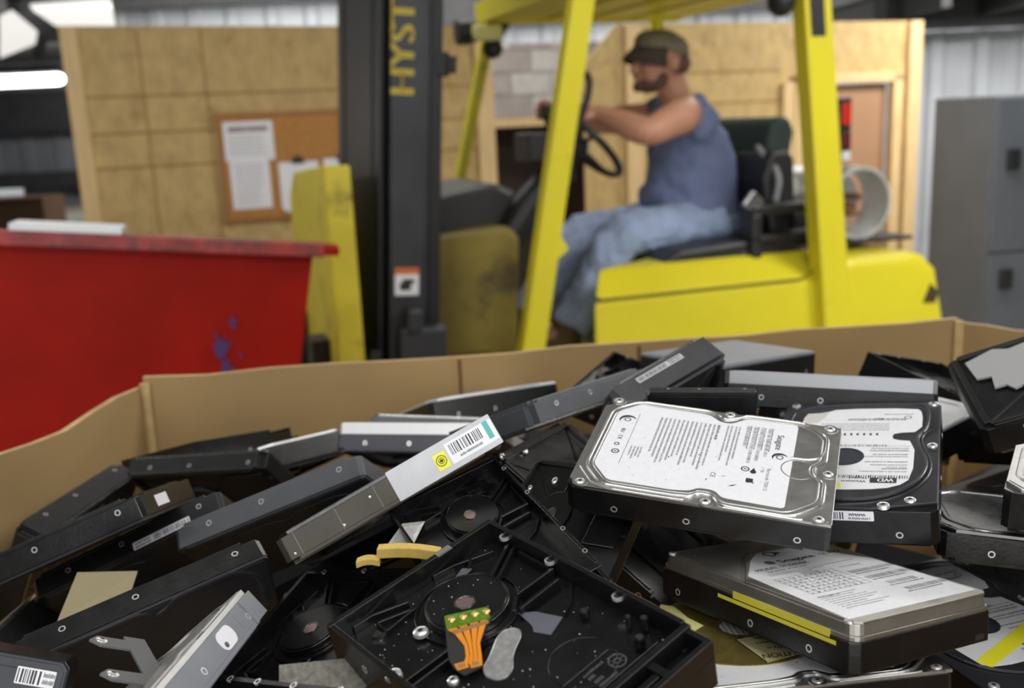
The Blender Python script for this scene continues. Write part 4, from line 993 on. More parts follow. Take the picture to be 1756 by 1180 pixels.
# --- the drive with a black lid and white label
WDR = [(-66, 2), (-63, -18), (-52, -33), (-36, -42), (-16, -44.5), (6, -38.5), (18, -37.5), (27, -43), (58, -44), (67, -38), (68, -6), (67, 12), (62, 42), (40, 45), (0, 45), (-40, 44), (-60, 28)]
def label_wd(m_, z, seed):
    rg_ = random.Random(seed); u = (0, 1)
    e = smooth_path([(60, 14), (60, -36), (53, -40), (24, -40), (22, -24), (17, -22.5), (12, -24), (10, -36.5), (-38, -36.5), (-50, -28), (-54, -10), (-54, 30), (-46, 38), (52, 38), (54, 22)], 1, True)
    m_.prism([(p.x, p.y) for p in e], z, z + 0.15, 0); q = z + 0.19
    m_.prism(rrect(-45.5, -39.0, -28, -13, 0.8, 2), q - 0.02, q, 1); text(m_, 'WD', (-39.9, -26.5), u, 6.0, q + 0.03, mi=0, width=9, bold=0.4)
    text(m_, 'Western', (-42.6, -11), u, 3.9, q, bold=0.2); text(m_, 'Digital', (-38.3, -11), u, 3.9, q, bold=0.2)
    barcode(m_, (-36, -34), u, 50, 4.0, q, 1, rg_)
    for k, x in enumerate((-30.5, -27.0, -22.0, -18.0, -11, -8)): dashes(m_, (x, -33), u, rg_.uniform(14, 30), 1.5, q, 1 if k % 2 else 2, rg_)
    text(m_, 'WD Caviar', (-25, -33), u, 2.6, q)
    inkrect(m_, (-4, -34), u, 0, 24, 0, 0.3, q); inkrect(m_, (3.2, -34), u, 0, 24, 0, 0.3, q)
    for x in (-2.4, 0.4): dashes(m_, (x, -33), u, 22, 1.5, q, 2, rg_)
    barcode(m_, (5.0, -20), u, 46, 2.8, q, 2, rg_)
    for k in range(7): m_.box(18.5, 21.5, -14 + k * 4, -12.6 + k * 4, q - 0.02, q, 1)
    for x in (27, 30, 33, 36): dashes(m_, (x, -20), u, rg_.uniform(30, 44), 1.3, q, 2, rg_)
    dashes(m_, (44, -30), u, 36, 3.4, q, 2, rg_); text(m_, 'RU', (44.5, -16), u, 4.2, q, bold=0.3)
    m_.ring((45.5, -31), 1.7, 2.4, q - 0.02, q, 18, 2, None)
    dashes(m_, (51, -34), u, 18, 1.6, q, 2, rg_)
    m_.prism([(-53, 33), (-44, 36), (-20, -22), (-29, -27)] if seed == 5 else [(-52, 3), (-46, 3), (-46, 9), (-52, 9)], q - 0.02, q + 0.03, 3)
def wd(nm, label, seed=2):
    o = drive(nm, label); h = 13
    def b1(m_):
        m_.prism(outline(0), -h + 2.2, h - 3.0, 0); m_.box(-66, 60, -W2, -W2 + 6, -h, -h + 2.3, 0); m_.box(-66, 60, W2 - 6, W2, -h, -h + 2.3, 0); underside(m_, -h + 2.2, 0)
    part('wdc', 'casting', b1, [m_cast, m_lidd], o, bevel=0.7)
    def b2(m_):
        m_.prism([(-73, 46), (-73, -16), (-64, -50.3), (66, -50.3), (73, -44), (73, 50.3), (-66, 50.3)], h - 3.0, h - 1.4, 0)
        m_.prism([(p.x, p.y) for p in smooth_path(WDR, 2, True)], h - 1.4, h - 0.2, 0)
        m_.ridge(smooth_path(WDR, 2, True), 2.6, 1.2, h - 0.8, True)
        m_.ridge(smooth_path([(a * 1.06, b * 1.06) for a, b in WDR[:8]], 2), 1.6, 0.8, h - 1.4)
    lid = part('wdl', 'lid', b2, [m_lidb], o, bevel=0.3)
    part('wdt%d' % seed, 'label', lambda m_: label_wd(m_, h - 0.2, seed), [m_label, m_ink, m_printink, m_yellow], lid)
    part('wdh', 'hub_seal', lambda m_: (m_.cyl((-12, 4), 10.5, h - 0.1, h + 0.15, 40, 0), m_.ring((-12, 4), 10.5, 11.6, h - 0.1, h + 0.3, 40, 0)), [m_darkoval], lid, smooth=True)
    for (x, y, s_) in ((-63, -36, 1.15), (-70, -22, 1.25), (6, -46.5, 1.1), (69, -46, 1.1), (68, 44, 1.1), (-66, 44, 1.1)): screw(lid, x, y, h - 1.4, s_)
    part('wdpeel', 'torn_label_edge', lambda m_: m_.prism([(46, 22), (54, 20), (52, 34), (44, 36), (36, 33), (38, 26)], h - 0.04, h + 0.08, 0), [mat('torn_paper', (0.55, 0.53, 0.5), 0.8)], lid)
    for y in (-30, 30): socket(o, -L2, y, -h + 8, 0, -90)
    def bl(m_):
        m2 = M(); m2.prism(rrect(-24, 17, 0, 6.2, 0.6, 2), 0, 0.12, 0); rg_ = random.Random(4); barcode(m2, (-23, 0.8), (1, 0), 24, 4.6, 0.15, 1, rg_); text(m2, 'WMAMA', (3, 3.1), (1, 0), 2.4, 0.15, bold=0.2); dashes(m2, (3, 0.9), (1, 0), 12, 1.4, 0.15, 1, rg_)
        T = Matrix.Rotation(R(-90), 4, 'Z') @ Matrix.Rotation(R(90), 4, 'X'); n0 = len(m_.f)
        m_.add([T @ p for p in m2.v], [f for f, _ in m2.f])
        for i, (f, mi) in enumerate(m2.f): m_.f[n0 + i] = (m_.f[n0 + i][0], mi)
    part('wdb', 'barcode_label', bl, [m_lab2, m_ink], o, T=TM(-L2 - 0.06, 0, 3.5))
    for x in (-45, -3.6, 56.6):
        for sy in (-1, 1): socket(o, x, sy * W2, -h + 7, 90 if sy < 0 else -90)
    return o
# --- the older drive with a two level clamshell lid
def oldsg(nm, label):
    o = drive(nm, label); h = 13
    def b1(m_):
        m_.prism(outline(0), -h + 1, h - 9.5, 0); m_.box(-70, 66, -W2, -W2 + 7, -h, -h + 1.1, 0); m_.box(-70, 66, W2 - 7, W2, -h, -h + 1.1, 0)
        m_.box(-L2 - 0.02, -L2 + 4, -44, -36, -h + 2, -h + 6, 1)
    part('oc', 'casting', b1, [m_cast, m_hole], o, bevel=0.8)
    def b2(m_):
        oo = rrect(-L2 + 0.5, L2 - 0.5, -W2 + 0.5, W2 - 0.5, 6)
        m_.prism(oo, h - 9.5, h - 7.0, 0); m_.prism(rrect(-L2 + 1.2, L2 - 1.2, -W2 + 1.2, W2 - 1.2, 6), h - 7.0, h - 1.6, 0, None, rrect(-L2 + 2.2, L2 - 2.2, -W2 + 2.2, W2 - 2.2, 6))
        m_.prism([(-69, 49 - 1.5), (-72, 44), (-72, -45), (-69, -48.5), (46, -48.5), (44, 8), (32, 22), (8, 44), (4, 48)], h - 1.6, h - 0.2, 0)
        m_.prism([(46.5, -46), (69, -46), (70, 44), (64, 47), (14, 47), (10, 46), (34, 23.5), (46, 9)], h - 1.6, h - 0.9, 0)
    lid = part('ol', 'lid', b2, [m_lidt], o, bevel=0.9, seg=3)
    def b3(m_):
        rg_ = random.Random(12); z = h - 0.2; q = z + 0.19; d = (0, -1)
        m_.prism([(41, 5), (31, 19), (9, 41), (-66, 47), (-66, -46), (1, -46), (12, -40), (41, -24)], z, z + 0.15, 0)
        # face emblem, name, marks
        m_.ring((36, 0), 3.0, 4.2, q - 0.02, q, 18, 1); m_.prism([(33.5, -3), (38.5, -4), (35, -9)], q - 0.02, q, 1); dashes(m_, (30.8, 4), d, 12, 1.0, q, 2, rg_)
        m_.ring((22.5, 12.5), 2.0, 3.2, q - 0.02, q, 18, 2); m_.box(20.2, 24.8, 10.8, 14.4, q - 0.02, q, 2)
        text(m_, 'Seagate', (19.0, 7), d, 7.5, q, bold=0.7, width=27); text(m_, 'C€', (20, -25), d, 4.2, q); text(m_, 'RU', (20.5, -33), d, 3.6, q, bold=0.2); m_.ring((22, -40), 1.2, 2.0, q - 0.02, q, 14, 1)
        text(m_, 'MODEL ST32828A', (12.0, 31), d, 5.0, q, width=39, bold=0.25); text(m_, 'NORIST PN4 200', (7.5, 27), d, 3.3, q, width=29)
        dashes(m_, (4.5, 31), d, 66, 0.9, q, 2, rg_); dashes(m_, (2.5, 31), d, 40, 0.9, q, 2, rg_)
        for k in range(8): inkrect(m_, (-3 - k * 4, 34), d, 0, 44, 0, 0.25, q)
        for k in range(9): m_.box(-31, -3, 34 - k * 5.4 - 0.13, 34 - k * 5.4 + 0.13, q - 0.02, q, 1)
        for k in range(7): dashes(m_, (-6 - k * 4, 33), d, 38, 1.3, q, 1, rg_, 0.8, 2.0, 2.4)
        for k in range(5): dashes(m_, (1 - 0.0 - k * 1.5, 12), d, rg_.uniform(8, 16), 0.8, q, 1, rg_)
        text(m_, 'MADE IN IRELAND', (-4, -15), d, 2.0, q)
        for k in range(4):
            x = -15 - k * 11.5; barcode(m_, (x, -13 + (0 if k < 2 else -3)), d, (33, 33, 22, 30)[k], 4.4, q, 2, rg_); dashes(m_, (x - 2.4, -13), d, 26, 1.3, q, 1, rg_)
        for k in range(8): dashes(m_, (-36 - k * 2.7, 36), d, rg_.uniform(18, 34), 1.0, q, 2, rg_)
        text(m_, 'www.seagate.com', (-37, 36), d, 2.1, q)
        for k in range(30):
            x, y, r_ = rg_.uniform(-62, 0), rg_.uniform(-40, 40), rg_.uniform(0.08, 0.3); m_.cyl((x, y), r_, q, q + 0.02, 6, 1)
    part('ot', 'label', b3, [m_label, m_ink, m_printink], lid)
    for (x, y) in ((68, 45.5), (-66, 46.5), (-58, -46.5), (66, -45), (-2, -47.5)): screw(lid, x, y, h - 1.3, 0.9)
    # amber strips painting a yellow reflection along the long side
    part('oy', 'painted_reflection', lambda m_: (m_.box(-62, 22, W2 - 0.3, W2 + 0.12, -0.5, 1.6, 0), m_.box(-58, 10, W2 - 0.3, W2 + 0.10, 2.2, 6.0, 0)), [mat('reflection_amber', (0.58, 0.52, 0.05), 0.3)], lid)
    for x in (-45, -3.6, 56.6):
        for sy in (-1, 1): socket(o, x, sy * W2, -h + 5.5, 90 if sy < 0 else -90)
    return o
# --- the bare casting in front, circuit board side up
def bare_casting(o, key='cast', body=None, small=False):
    body = body or m_cast
    h = 13
    def b(m_):
        T = None
        m_.prism([(-L2, -W2), (58, -W2), (58, W2), (-L2, W2)], -h, 2.0, 0)
        m_.box(-L2, -L2 + 3, -W2, W2, 2, h, 0)                       # rim of the far short end
        m_.box(-L2 + 3, 58, W2 - 2.6, W2, 2, h, 0)                   # long rim at the back
        m_.box(-L2 + 3, 30, -W2, -W2 + 2.6, 2, h, 0); m_.box(30, 58, -W2, -W2 + 2.6, 2, 8, 0)
        # connector end
        m_.box(58, 61, -W2, W2, 2, h - 1, 0)
        m_.box(61, L2, 16, W2 - 1, -h, 2, 0); m_.box(61, L2, 16, W2 - 1, 2, h - 1.5, 0) if False else None
        m_.box(61, L2, W2 - 4, W2 - 1, 2, h - 2, 0); m_.box(L2 - 2.5, L2, -20, W2 - 4, 2, h - 2, 0); m_.box(61, L2 - 2.5, 22, 26, 2, h - 3, 0); m_.box(65, 68, -20, 22, 2, h - 4, 0)
        m_.box(61, L2, -W2 + 2, 16, -h, 2, 0)
        # floor steps and ribs round the motor
        m_.ring((-38, 5), 25, 26.2, 2, 3.6, 56, 0)
        def rib(x0, y0, x1, y1, r_, zz):
            dx, dy = x1 - x0, y1 - y0; n_ = math.hypot(dx, dy); ux, uy = -dy / n_ * r_, dx / n_ * r_
            m_.prism([(x0 + ux, y0 + uy), (x0 - ux, y0 - uy), (x1 - ux, y1 - uy), (x1 + ux, y1 + uy)], 2.0, zz, 0)
        for q in ((-70, -40, -69.5, -29, 0.8, 6), (-69.5, -29, -63, -12, 0.8, 6), (-64, -30, -57.5, -12, 0.7, 5), (-55.5, -31, -57.5, -12, 0.7, 5), (-64, -30, -55.5, -31, 0.7, 4.5),
                  (-56, 48, -42, 24, 0.9, 7.5), (-52, 48, -39, 25, 0.9, 6.5), (-21, 22, -21, 46, 0.8, 8), (-12, 16, -13, 42, 0.8, 8), (-46, 46.2, -22, 46, 0.8, 7), (-21, 22, -14, 14, 0.8, 7),
                  (-18.2, -22, -18, -48, 0.9, 8), (-14.5, -22, -14, -48, 0.7, 7), (-70, 8, -68, 20, 0.7, 5), (-68, 20, -60, 40, 0.7, 5), (-66, 30, -58, 22, 0.8, 5)): rib(*q)
        m_.prism([(-4, -48), (56, -48), (56, 26), (30, 27), (10, 28), (5, 27), (0, 38), (-9, 47), (-8, 20), (-8, -8)], 2.0, 4.0, 0)
        m_.ring((33, 12), 15, 15.5, 4.0, 4.35, 48, 0)
        m_.box(36, 36.8, -4, 24, 4.0, 4.7, 0); m_.box(50.5, 51.2, -30, 40, 4.0, 5.2, 0)
    c = part(key + '_b', 'casting', b, [body], o, bevel=0.5)
    def bm_(m_):
        m_.cyl((-38, 5), 19.6, 2, 7.6, 64, 0); m_.ring((-38, 5), 18.9, 19.5, 7.6, 7.9, 64, 0)
        m_.ring((-38, 5), 19.6, 20.4, 2.4, 6.6, 64, 1)
        m_.ring((-37, 3.2), 4.2, 5.0, 7.6, 8.1, 28, 1)
        m_.cyl((-37, 3.2), 4.2, 7.6, 7.8, 24, 2)
    part(key + '_m', 'motor_boss', bm_, [body, m_lidd, mat('spindle_end', (0.50, 0.36, 0.33), 0.25, 0.8)], o, bevel=0.2, smooth=True)
    return c
def castholes(o, pts=((-57, W2), (-24, W2), (21, W2), (46, W2))):
    for x, y in pts: socket(o, x, y - 1.3, 13 - 0.1, 0, 0, 0.9)
def front_casting(nm, label):
    o = drive(nm, label); h = 13
    c = bare_casting(o)
    for (x, y, z, s_) in ((-24.5, -47.5, 8.0, 1.35), (-41, -21, 4.6, 1.3), (-4, -31, 4.6, 0.9)): screw(o, x, y, z, s_)
    for x in (-58, -24, 21): socket(o, x, 47.6, 10.2, 0, 0, 1.35)
    for x in (-45, -3.6): socket(o, x, -W2, 2, 90)
    for (x, y, r_, hh) in ((12, 34, 2.4, 2.5), (40, 44, 1.9, 6), (45, 35, 2.6, 4), (33, 41, 1.6, 5)):
        part('post%.0f' % x, 'post', lambda m_, r_=r_, hh=hh: (m_.cyl((0, 0), r_, 0, hh, 18, 0), m_.cyl((0, 0), r_ * 0.6, hh, hh + 0.4, 14, 1)), [m_cast, m_lidd], o, smooth=True, T=TM(x, y, 4.0))
    part('fc_p', 'pad', lambda m_: m_.prism([(-13.5, 16), (-7.6, 21.5), (5.4, 26.5), (9.5, 15.0), (1.6, 11.6), (-1, 13.5), (-3, 14.2)], 4.2, 4.6, 0), [m_pad], o, label='slate grey plastic pad')
    film = fillet([(-10.5, 4), (-8, 8), (-4.5, 9), (-1, 6.5), (4.9, -4.0), (11.8, -10.0), (13.5, -15), (11, -19), (5.3, -20.6), (0.5, -18), (-2, -12.5), (-9.5, -1.0)], 3)
    part('fc_o', 'clear_film', lambda m_: (m_.prism([(p.x, p.y) for p in film], 4.0, 4.5, 0), m_.ridge([(p.x * 0.98 + 0.03, p.y * 0.98 - 0.1) for p in film], 0.6, 0.35, 4.45, True)), [m_clear], o, label='kidney-shaped dusty clear film')
    part('fc_w', 'metal_tab', lambda m_: m_.prism([(-59, 14), (-55.5, 15.5), (-57.5, 24), (-62, 21)], 4.4, 5.0, 0), [m_pad], o)
    part('fc_y', 'yellow_glue', lambda m_: m_.prism([(-61, 6), (-58.8, 6.5), (-58.6, 9.8), (-61, 9.4)], 2.0, 3.4, 0), [m_yellow], o)
    part('fc_g', 'bright_clip', lambda m_: (m_.prism([(-L2 - 0.2, 14), (-L2 + 3.4, 14), (-L2 + 3.4, 23), (-L2 - 0.2, 23)], h - 0.6, h + 0.25, 0)), [mat('nickel_clip', (0.45, 0.43, 0.40), 0.35, 0.8)], o)
    part('fc_k', 'bright_fin', lambda m_: m_.prism([(-58.4, -37.6), (-53.4, -34), (-54.5, -31.5), (-60, -33)], 2, 4.2, 0), [m_lidd], o)
    # orange flex connector
    f_ = part('fc_f', 'flex_board', lambda m_: m_.prism([(-36.5, -9.8), (-24.2, 7.2), (-17.2, 3.4), (-9, -11), (3.2, -19), (1, -27.5), (-6, -28), (-12.3, -26)], 7.4, 8.2, 0, None), [m_black], o)
    part('fc_r', 'solder_pads', lambda m_: (m_.prism([(-35.6, -10), (-24.3, 6.4), (-17.6, 3.0), (-28, -14.6)], 8.2, 9.4, 0), [m_.ell((-30.6 + k * 3.0, -9.6 + k * 4.6, 9.4), (1.9, 1.9, 1.1), 1) for k in range(4)]), [m_green, m_gluegold], f_, smooth=True, label='green resin with gold solder beads')
    def fr(m_):
        for k in range(4):
            pts = [Vector((-27.6 + k * 2.95, -12.6 + k * 4.5)), Vector((-22.8 + k * 1.7, -12.4 + k * 3.6)), Vector((-12.6 + k * 0.98, -15.6 + k * 1.55)), Vector((-6.4 + k * 1.2, -19.8 + k * 1.35)), Vector((-3.4 + k * 1.5, -23.6 + k * 1.6))]
            wds = [1.9, 1.6, 0.78, 0.78, 1.0]; Lf = []; Rt = []
            for i, p in enumerate(pts):
                t_ = (pts[min(i + 1, 4)] - pts[max(i - 1, 0)]).normalized(); n_ = Vector((-t_.y, t_.x)); Lf.append(p + n_ * wds[i]); Rt.append(p - n_ * wds[i])
            zz = 8.5
            m_.add([(p.x, p.y, zz) for p in Lf] + [(p.x, p.y, zz) for p in Rt] + [(p.x, p.y, zz - 0.28) for p in Lf] + [(p.x, p.y, zz - 0.28) for p in Rt],
                   [(5 + i, 6 + i, 1 + i, i) for i in range(4)] + [(10 + i, 11 + i, 16 + i, 15 + i) for i in range(4)] + [(i, i + 1, 11 + i, 10 + i) for i in range(4)] + [(6 + i, 5 + i, 15 + i, 16 + i) for i in range(4)], 0)
        m_.prism([(-25.2, -13.8), (-17.2, 1.2), (-15.2, 0.2), (-22.8, -14.6)], 8.52, 8.75, 1)
        m_.prism([(-7.4, -26.6), (-4.6, -22.0), (-0.8, -23.6), (-3.4, -28.0)], 8.3, 8.6, 0); m_.prism([(-3.2, -21.6), (-0.8, -17.4), (3.0, -19.0), (0.4, -23.4)], 8.3, 8.6, 0)
        m_.prism([(-6.0, -26.2), (-4.2, -23.2), (-2.0, -24.2), (-3.6, -27.0)], 8.6, 8.72, 1); m_.prism([(-2.0, -21.2), (-0.4, -18.6), (1.8, -19.6), (0.2, -22.4)], 8.6, 8.72, 1)
    part('fc_t', 'flex_ribbon', fr, [m_flex, m_copper], f_, label='orange flat ribbon with copper traces')
    # cast lettering area: date wheel and raised strokes
    def bt(m_):
        cx, cy = 44.0, 21.5
        m_.ring((cx, cy), 3.6, 4.1, 4.0, 4.35, 28, 0); m_.ring((cx, cy), 1.2, 1.6, 4.0, 4.35, 18, 0)
        for k in range(8): a = k * math.pi / 4; m_.prism([(cx + 1.6 * math.cos(a) - .15, cy + 1.6 * math.sin(a)), (cx + 1.6 * math.cos(a) + .15, cy + 1.6 * math.sin(a)), (cx + 3.6 * math.cos(a) + .15, cy + 3.6 * math.sin(a)), (cx + 3.6 * math.cos(a) - .15, cy + 3.6 * math.sin(a))], 4.0, 4.3, 0)
        rg_ = random.Random(6)
        for k in range(9): m_.box(38.6 + rg_.uniform(0, 0.6), 40.0, 5.5 + k * 1.35, 6.3 + k * 1.35, 4, 4.3, 0)
        for k in range(9): m_.ring((48.6, 6.5 + k * 1.2), 0.3, 0.6, 4, 4.3, 8, 0)
        for k in range(4): m_.box(44.6, 46.4, 6.4 + k * 1.3, 7.1 + k * 1.3, 4, 4.3, 0)
        for k in range(3): m_.box(41.4, 43.0, 6.0 + k * 1.3, 6.7 + k * 1.3, 4, 4.3, 0)
    part('fc_d', 'cast_marks', bt, [mat('cast_marks', (0.09, 0.09, 0.095), 0.4)], o)
    # bright dust grains
    def dust(m_):
        rg_ = random.Random(9)
        for k in range(150):
            x, y = rg_.uniform(-68, 54), rg_.uniform(-46, 44); s_ = rg_.uniform(0.08, 0.28)
            inside = (x + 38) ** 2 + (y - 5) ** 2 < 19 ** 2
            z_ = 7.62 if inside else (4.05 if x > -4 else 2.05)
            m_.box(x - s_, x + s_, y - s_, y + s_, z_, z_ + s_, 0)
    d_ = part('fc_dust', 'dust', dust, [mat('dust_grain', (0.5, 0.5, 0.48), 0.8)], o); d_['kind'] = 'stuff'
    return o

# ------------------------------------------------------------------ the heap, drive by drive
seagate('D1', 'silver lidded drive with a big white label, topmost in the heap', 1)
wd('D2', 'black lidded drive with white label, right behind the topmost silver one', 2)
oldsg('D3', 'drive with two-level dull lid and white table label, front right')
front_casting('D4', 'bare black drive casting with orange ribbon, nearest at the bottom centre')
def simple(nm, label, body, lid, key, flip=0, H=26, ov=0, ls=0, short=0, lidh=3.0, sc=None, sides='both'):
    o = drive(nm, label, flip=flip, short=short, sc=sc)
    plain(key, o, H, body, lid, ov, ls, lidh=lidh, sides=sides)
    return o
# the long brown drive with silver foil side label
o = simple('D5', 'brown-grey drive with silver foil side label and yellow sticker', m_brown, m_lidd, 'brown20', H=20, sides='none')
for x_, z_ in ((-66, -5), (-33, -5), (-12, 2)): screw(o, x_, -W2 + 0.3, z_, 0.32, 90)
def b(m_):
    m2 = M(); m2.prism(rrect(2.5, 73.4, -9.8, 9.7, 0.5, 2), 0, 0.35, 0)
    m2.prism(rrect(41, 72.8, -6.5, 6.8, 0.4, 2), 0.35, 0.5, 1); rg_ = random.Random(2)
    barcode(m2, (43, -1.5), (1, 0), 22, 6.8, 0.55, 2, rg_, 0.6); dashes(m2, (47, -4.6), (1, 0), 15, 1.6, 0.55, 2, rg_)
    m2.prism(rrect(67.2, 70.6, -4.4, 7.0, 0.3, 2), 0.5, 0.6, 3)
    m2.prism([(31.6, -6.2), (39.4, -6.2), (39.4, 4.0), (31.6, 4.0)], 0.35, 0.5, 4)
    m2.ring((35.5, -1.0), 2.9, 3.4, 0.5, 0.58, 24, 2); m2.ring((35.5, -1.0), 1.6, 2.0, 0.5, 0.58, 18, 2); m2.box(34.3, 36.7, -1.6, -0.4, 0.5, 0.58, 2); m2.box(35.2, 35.8, -2.4, 0.4, 0.5, 0.58, 2)
    T = Matrix.Rotation(R(90), 4, 'X'); n0 = len(m_.f); m_.add([T @ p for p in m2.v], [f for f, _ in m2.f])
    for i, (f, mi) in enumerate(m2.f): m_.f[n0 + i] = (f if False else m_.f[n0 + i][0], mi)
part('d5f', 'side_label', b, [m_foil, m_lab2, m_ink, m_teal, m_yellow], o, T=TM(0, -W2 - 0.3, 0), label='silver foil label with barcode, yellow and teal stickers')
def grooves(m_):
    for x in (-62, -34, -8): m_.box(x, x + 0.5, -W2 - 0.06, -W2 + 0.2, -8, 7, 0)
part('d5g', 'scratches', grooves, [m_lidd], o)

simple('D6', 'slate grey drive on its side, left of the foil-labelled drive', m_grey, m_lidb, 'slate20', H=20, flip=1)
o = simple('D7', 'dark drive with a long pale barcode strip, between two leaning drives at left', m_cast2, m_lidb, 'dull20b', H=20, flip=1)
side_label(o, 'd7l', -48, -4, 0.5, 6.5, rngseed=3, face=1)
o = simple('D8', 'black drive leaning along the left bin wall, a small white label on its end', m_cast, m_lidb, 'black20b', H=20, flip=1)
part('d8l', 'white_label', lambda m_: m_.box(L2, L2 + 0.15, -26, -4, -3.5, 4.5, 0), [m_lab2], o, T=Matrix.Rotation(R(180), 4, 'X'))
simple('D9', 'black drive standing against the left rear of the bin', m_cast2, m_lidd, 'dullstep', ov=1, flip=1)
simple('D10', 'dark grey drive edge with two screws near the bin corner fold', m_cast2, m_lidd, 'dull220', H=20, ov=1)
o = simple('D11', 'long black upturned drive with a silver rim, foreground left', m_cast, m_lidb, 'blackup20b', H=20, flip=1, ls=2)
def bits(m_):
    rg_ = random.Random(3)
    for k in range(14): x = rg_.uniform(0, 40); y = rg_.uniform(-46, -34); m_.box(x, x + rg_.uniform(1, 3), y, y + rg_.uniform(1, 3), 6, 10.2 + rg_.uniform(0, 1.2), rg_.choice((0, 0, 1)))
part('d11b', 'contacts', bits, [m_lidd, m_gluegold], o)
o = simple('D12', 'pale grey drive with a bright white oval sticker, bottom left', m_grey2, m_lid, 'pale20', H=20, ls=2, lidh=4)
def ovl(m_):
    T = Matrix.Rotation(R(90), 4, 'X')
    m2 = M(); m2.prism(rrect(20, 37, -6.5, 4.0, 4.5, 6), 0, 0.3, 0); m2.prism(rrect(22.5, 26, -5.0, -2.0, 1.4, 4), 0.3, 0.34, 1)
    n0 = len(m_.f); m_.add([T @ p for p in m2.v], [f for f, _ in m2.f])
    for i, (f, mi) in enumerate(m2.f): m_.f[n0 + i] = (m_.f[n0 + i][0], mi)
part('d12o', 'oval_sticker', ovl, [m_lab2, m_lidd], o, T=TM(0, -W2 - 0.05, 0))
part('d12r', 'raised_panel', lambda m_: (m_.box(58, 73.4, -W2 - 0.8, -W2, -9, 6, 0), m_.box(46, 47, -W2 - 0.3, -W2, -5, 4, 0)), [m_grey2], o)
o = simple('D14', 'black drive standing on edge in the bottom left corner with a barcode label', m_cast, m_lidb, 'blackb', short=1, ls=1)
def l14(m_):
    m_.prism(rrect(28, 46, 60.5, 68.5, 0.4, 2), 13.0, 13.15, 0); rg_ = random.Random(8)
    barcode(m_, (28.6, 61.2), (1, 0), 11, 6.5, 13.2, 1, rg_, 0.6)
    for k in range(2): dashes(m_, (40.5, 62 + k * 3.2), (1, 0), 5, 2.2, 13.2, 1, rg_)
part('d14l', 'barcode_label', l14, [m_lab2, m_ink], o, T=Matrix.Rotation(R(-90), 4, 'Z'))
simple('D15', 'small black drive end poking out at the left edge', m_cast2, m_lid, 'dull', short=1)
def tray(nm, label, key='cast', holes=True, body=None, sc=None):
    o = drive(nm, label, sc=sc)
    bare_casting(o, key, body)
    if holes: castholes(o)
    for x in (-45, -3.6, 56.6): socket(o, x, -W2, -4, 90); socket(o, x, W2, -4, -90)
    return o
tray('D16', 'bare black casting with round motor boss behind the ribboned casting')
BURIED = simple('D17', 'black drive edge running under the foil-labelled drive', m_cast, m_lidb, 'black20b', H=20)
o = drive('D18', 'black drive rim with two screws at the bottom edge, left of the ribboned casting'); bare_casting(o); castholes(o, ((-57, W2), (-36, W2), (-10, W2), (21, W2)))
o = tray('D19', 'dark tray with a comb of contacts below the topmost drive corner', sc=(1, 0.728, 1))
def comb(m_):
    for k in range(12): m_.box(-62 + 0, -56, 14 + k * 1.6, 14.8 + k * 1.6, 4, 9.5, 0)
part('d19c', 'contact_comb', comb, [m_lidd], o)
o = simple('D20', 'black underside with bright studs beneath the topmost silver drive', m_cast, m_lid, 'black', flip=1, sc=(80 / 147, 1, 16 / 26))
for (x, y, s_) in ((-60, 40, 1), (-52, 28, 0.9), (-30, 42, 1), (-36, -30, 1.1), (-60, -20, 0.8), (-5, -36, 1), (20, -20, 1)): screw(o, x, y, -12.2, s_, 180)
o = simple('D21', 'flat black plate drive behind the topmost drive left corner', m_cast, m_lidd, 'black3', ov=1, flip=1)
for (x, y) in ((-70, 44), (-40, 47), (-8, 44), (-66, 20)): screw(o, x, y, -12.2, 1, 180)
simple('D22', 'grey stepped drive side below the barcoded dark drive', m_grey, m_lidd, 'greystep20', H=20, ov=1, flip=1)
o = simple('D23', 'dark grey drive sticking up with a slim barcode strip, centre', mat('charcoal_casting', (0.035, 0.036, 0.041), 0.42, vary=0.2, vscale=40), m_lidd, 'char', short=1)
side_label(o, 'd23l', -27, 19, 2.5, 7.5, end=True, rngseed=6, mt=m_foil).matrix_local = TM(-L2 - 0.06, 0, 0, rz=-90) @ TM(0, 0, 0)
simple('D24', 'drive with a pale silver lid seen edge on, behind the white-labelled pair', m_cast2, mat('grey_lid', (0.40, 0.41, 0.43), 0.38, 0.6), 'silv', ls=1, lidh=10)
simple('D25', 'grey drive lying behind the pale silver lidded one', m_cast2, m_grey2, 'greyback', ls=1)
o = simple('D26', 'small black drive plate with a grey barcode strip behind the topmost drive', m_cast, m_cast2, 'plate', flip=1, sc=(75 / 147, 90 / 101.6, 8 / 26), ls=1)
tray('D27', 'jumbled black casting at the back right near the bin wall')
o = simple('D28', 'large black drive with a ragged grey plate, upper right edge', m_cast2, m_lidd, 'dullplate', flip=1)
part('d28p', 'grey_plate', lambda m_: m_.prism([(-62, 36), (-40, 44), (-30, 38), (4, 44), (8, 10), (-10, 4), (-20, -10), (-40, -16), (-44, -8), (-52, -8), (-50, 8), (-60, 10)], 13.0, 14.6, 0), [mat('matte_grey_plate', (0.34, 0.34, 0.35), 0.55)], o, T=Matrix.Rotation(R(180), 4, 'X') @ TM(0, 0, 0))
simple('D29', 'drive with bright nickel lid corner, right of the black lidded drive', m_cast, m_lidw, 'nick', ls=2)
o = simple('D30', 'black drive with a shiny lid corner at the right edge', m_cast, m_lid, 'blackl', ls=2)
simple('D31', 'silver rimmed drive half buried at the right edge', m_cast, m_lidd, 'blackld', ls=2, H=20)
wd('D32', 'black lidded drive with white label and yellow strip, bottom right corner', 5)
D33 = seagate('D33', 'silver lidded drive with white label lying under the two-level one', 8)
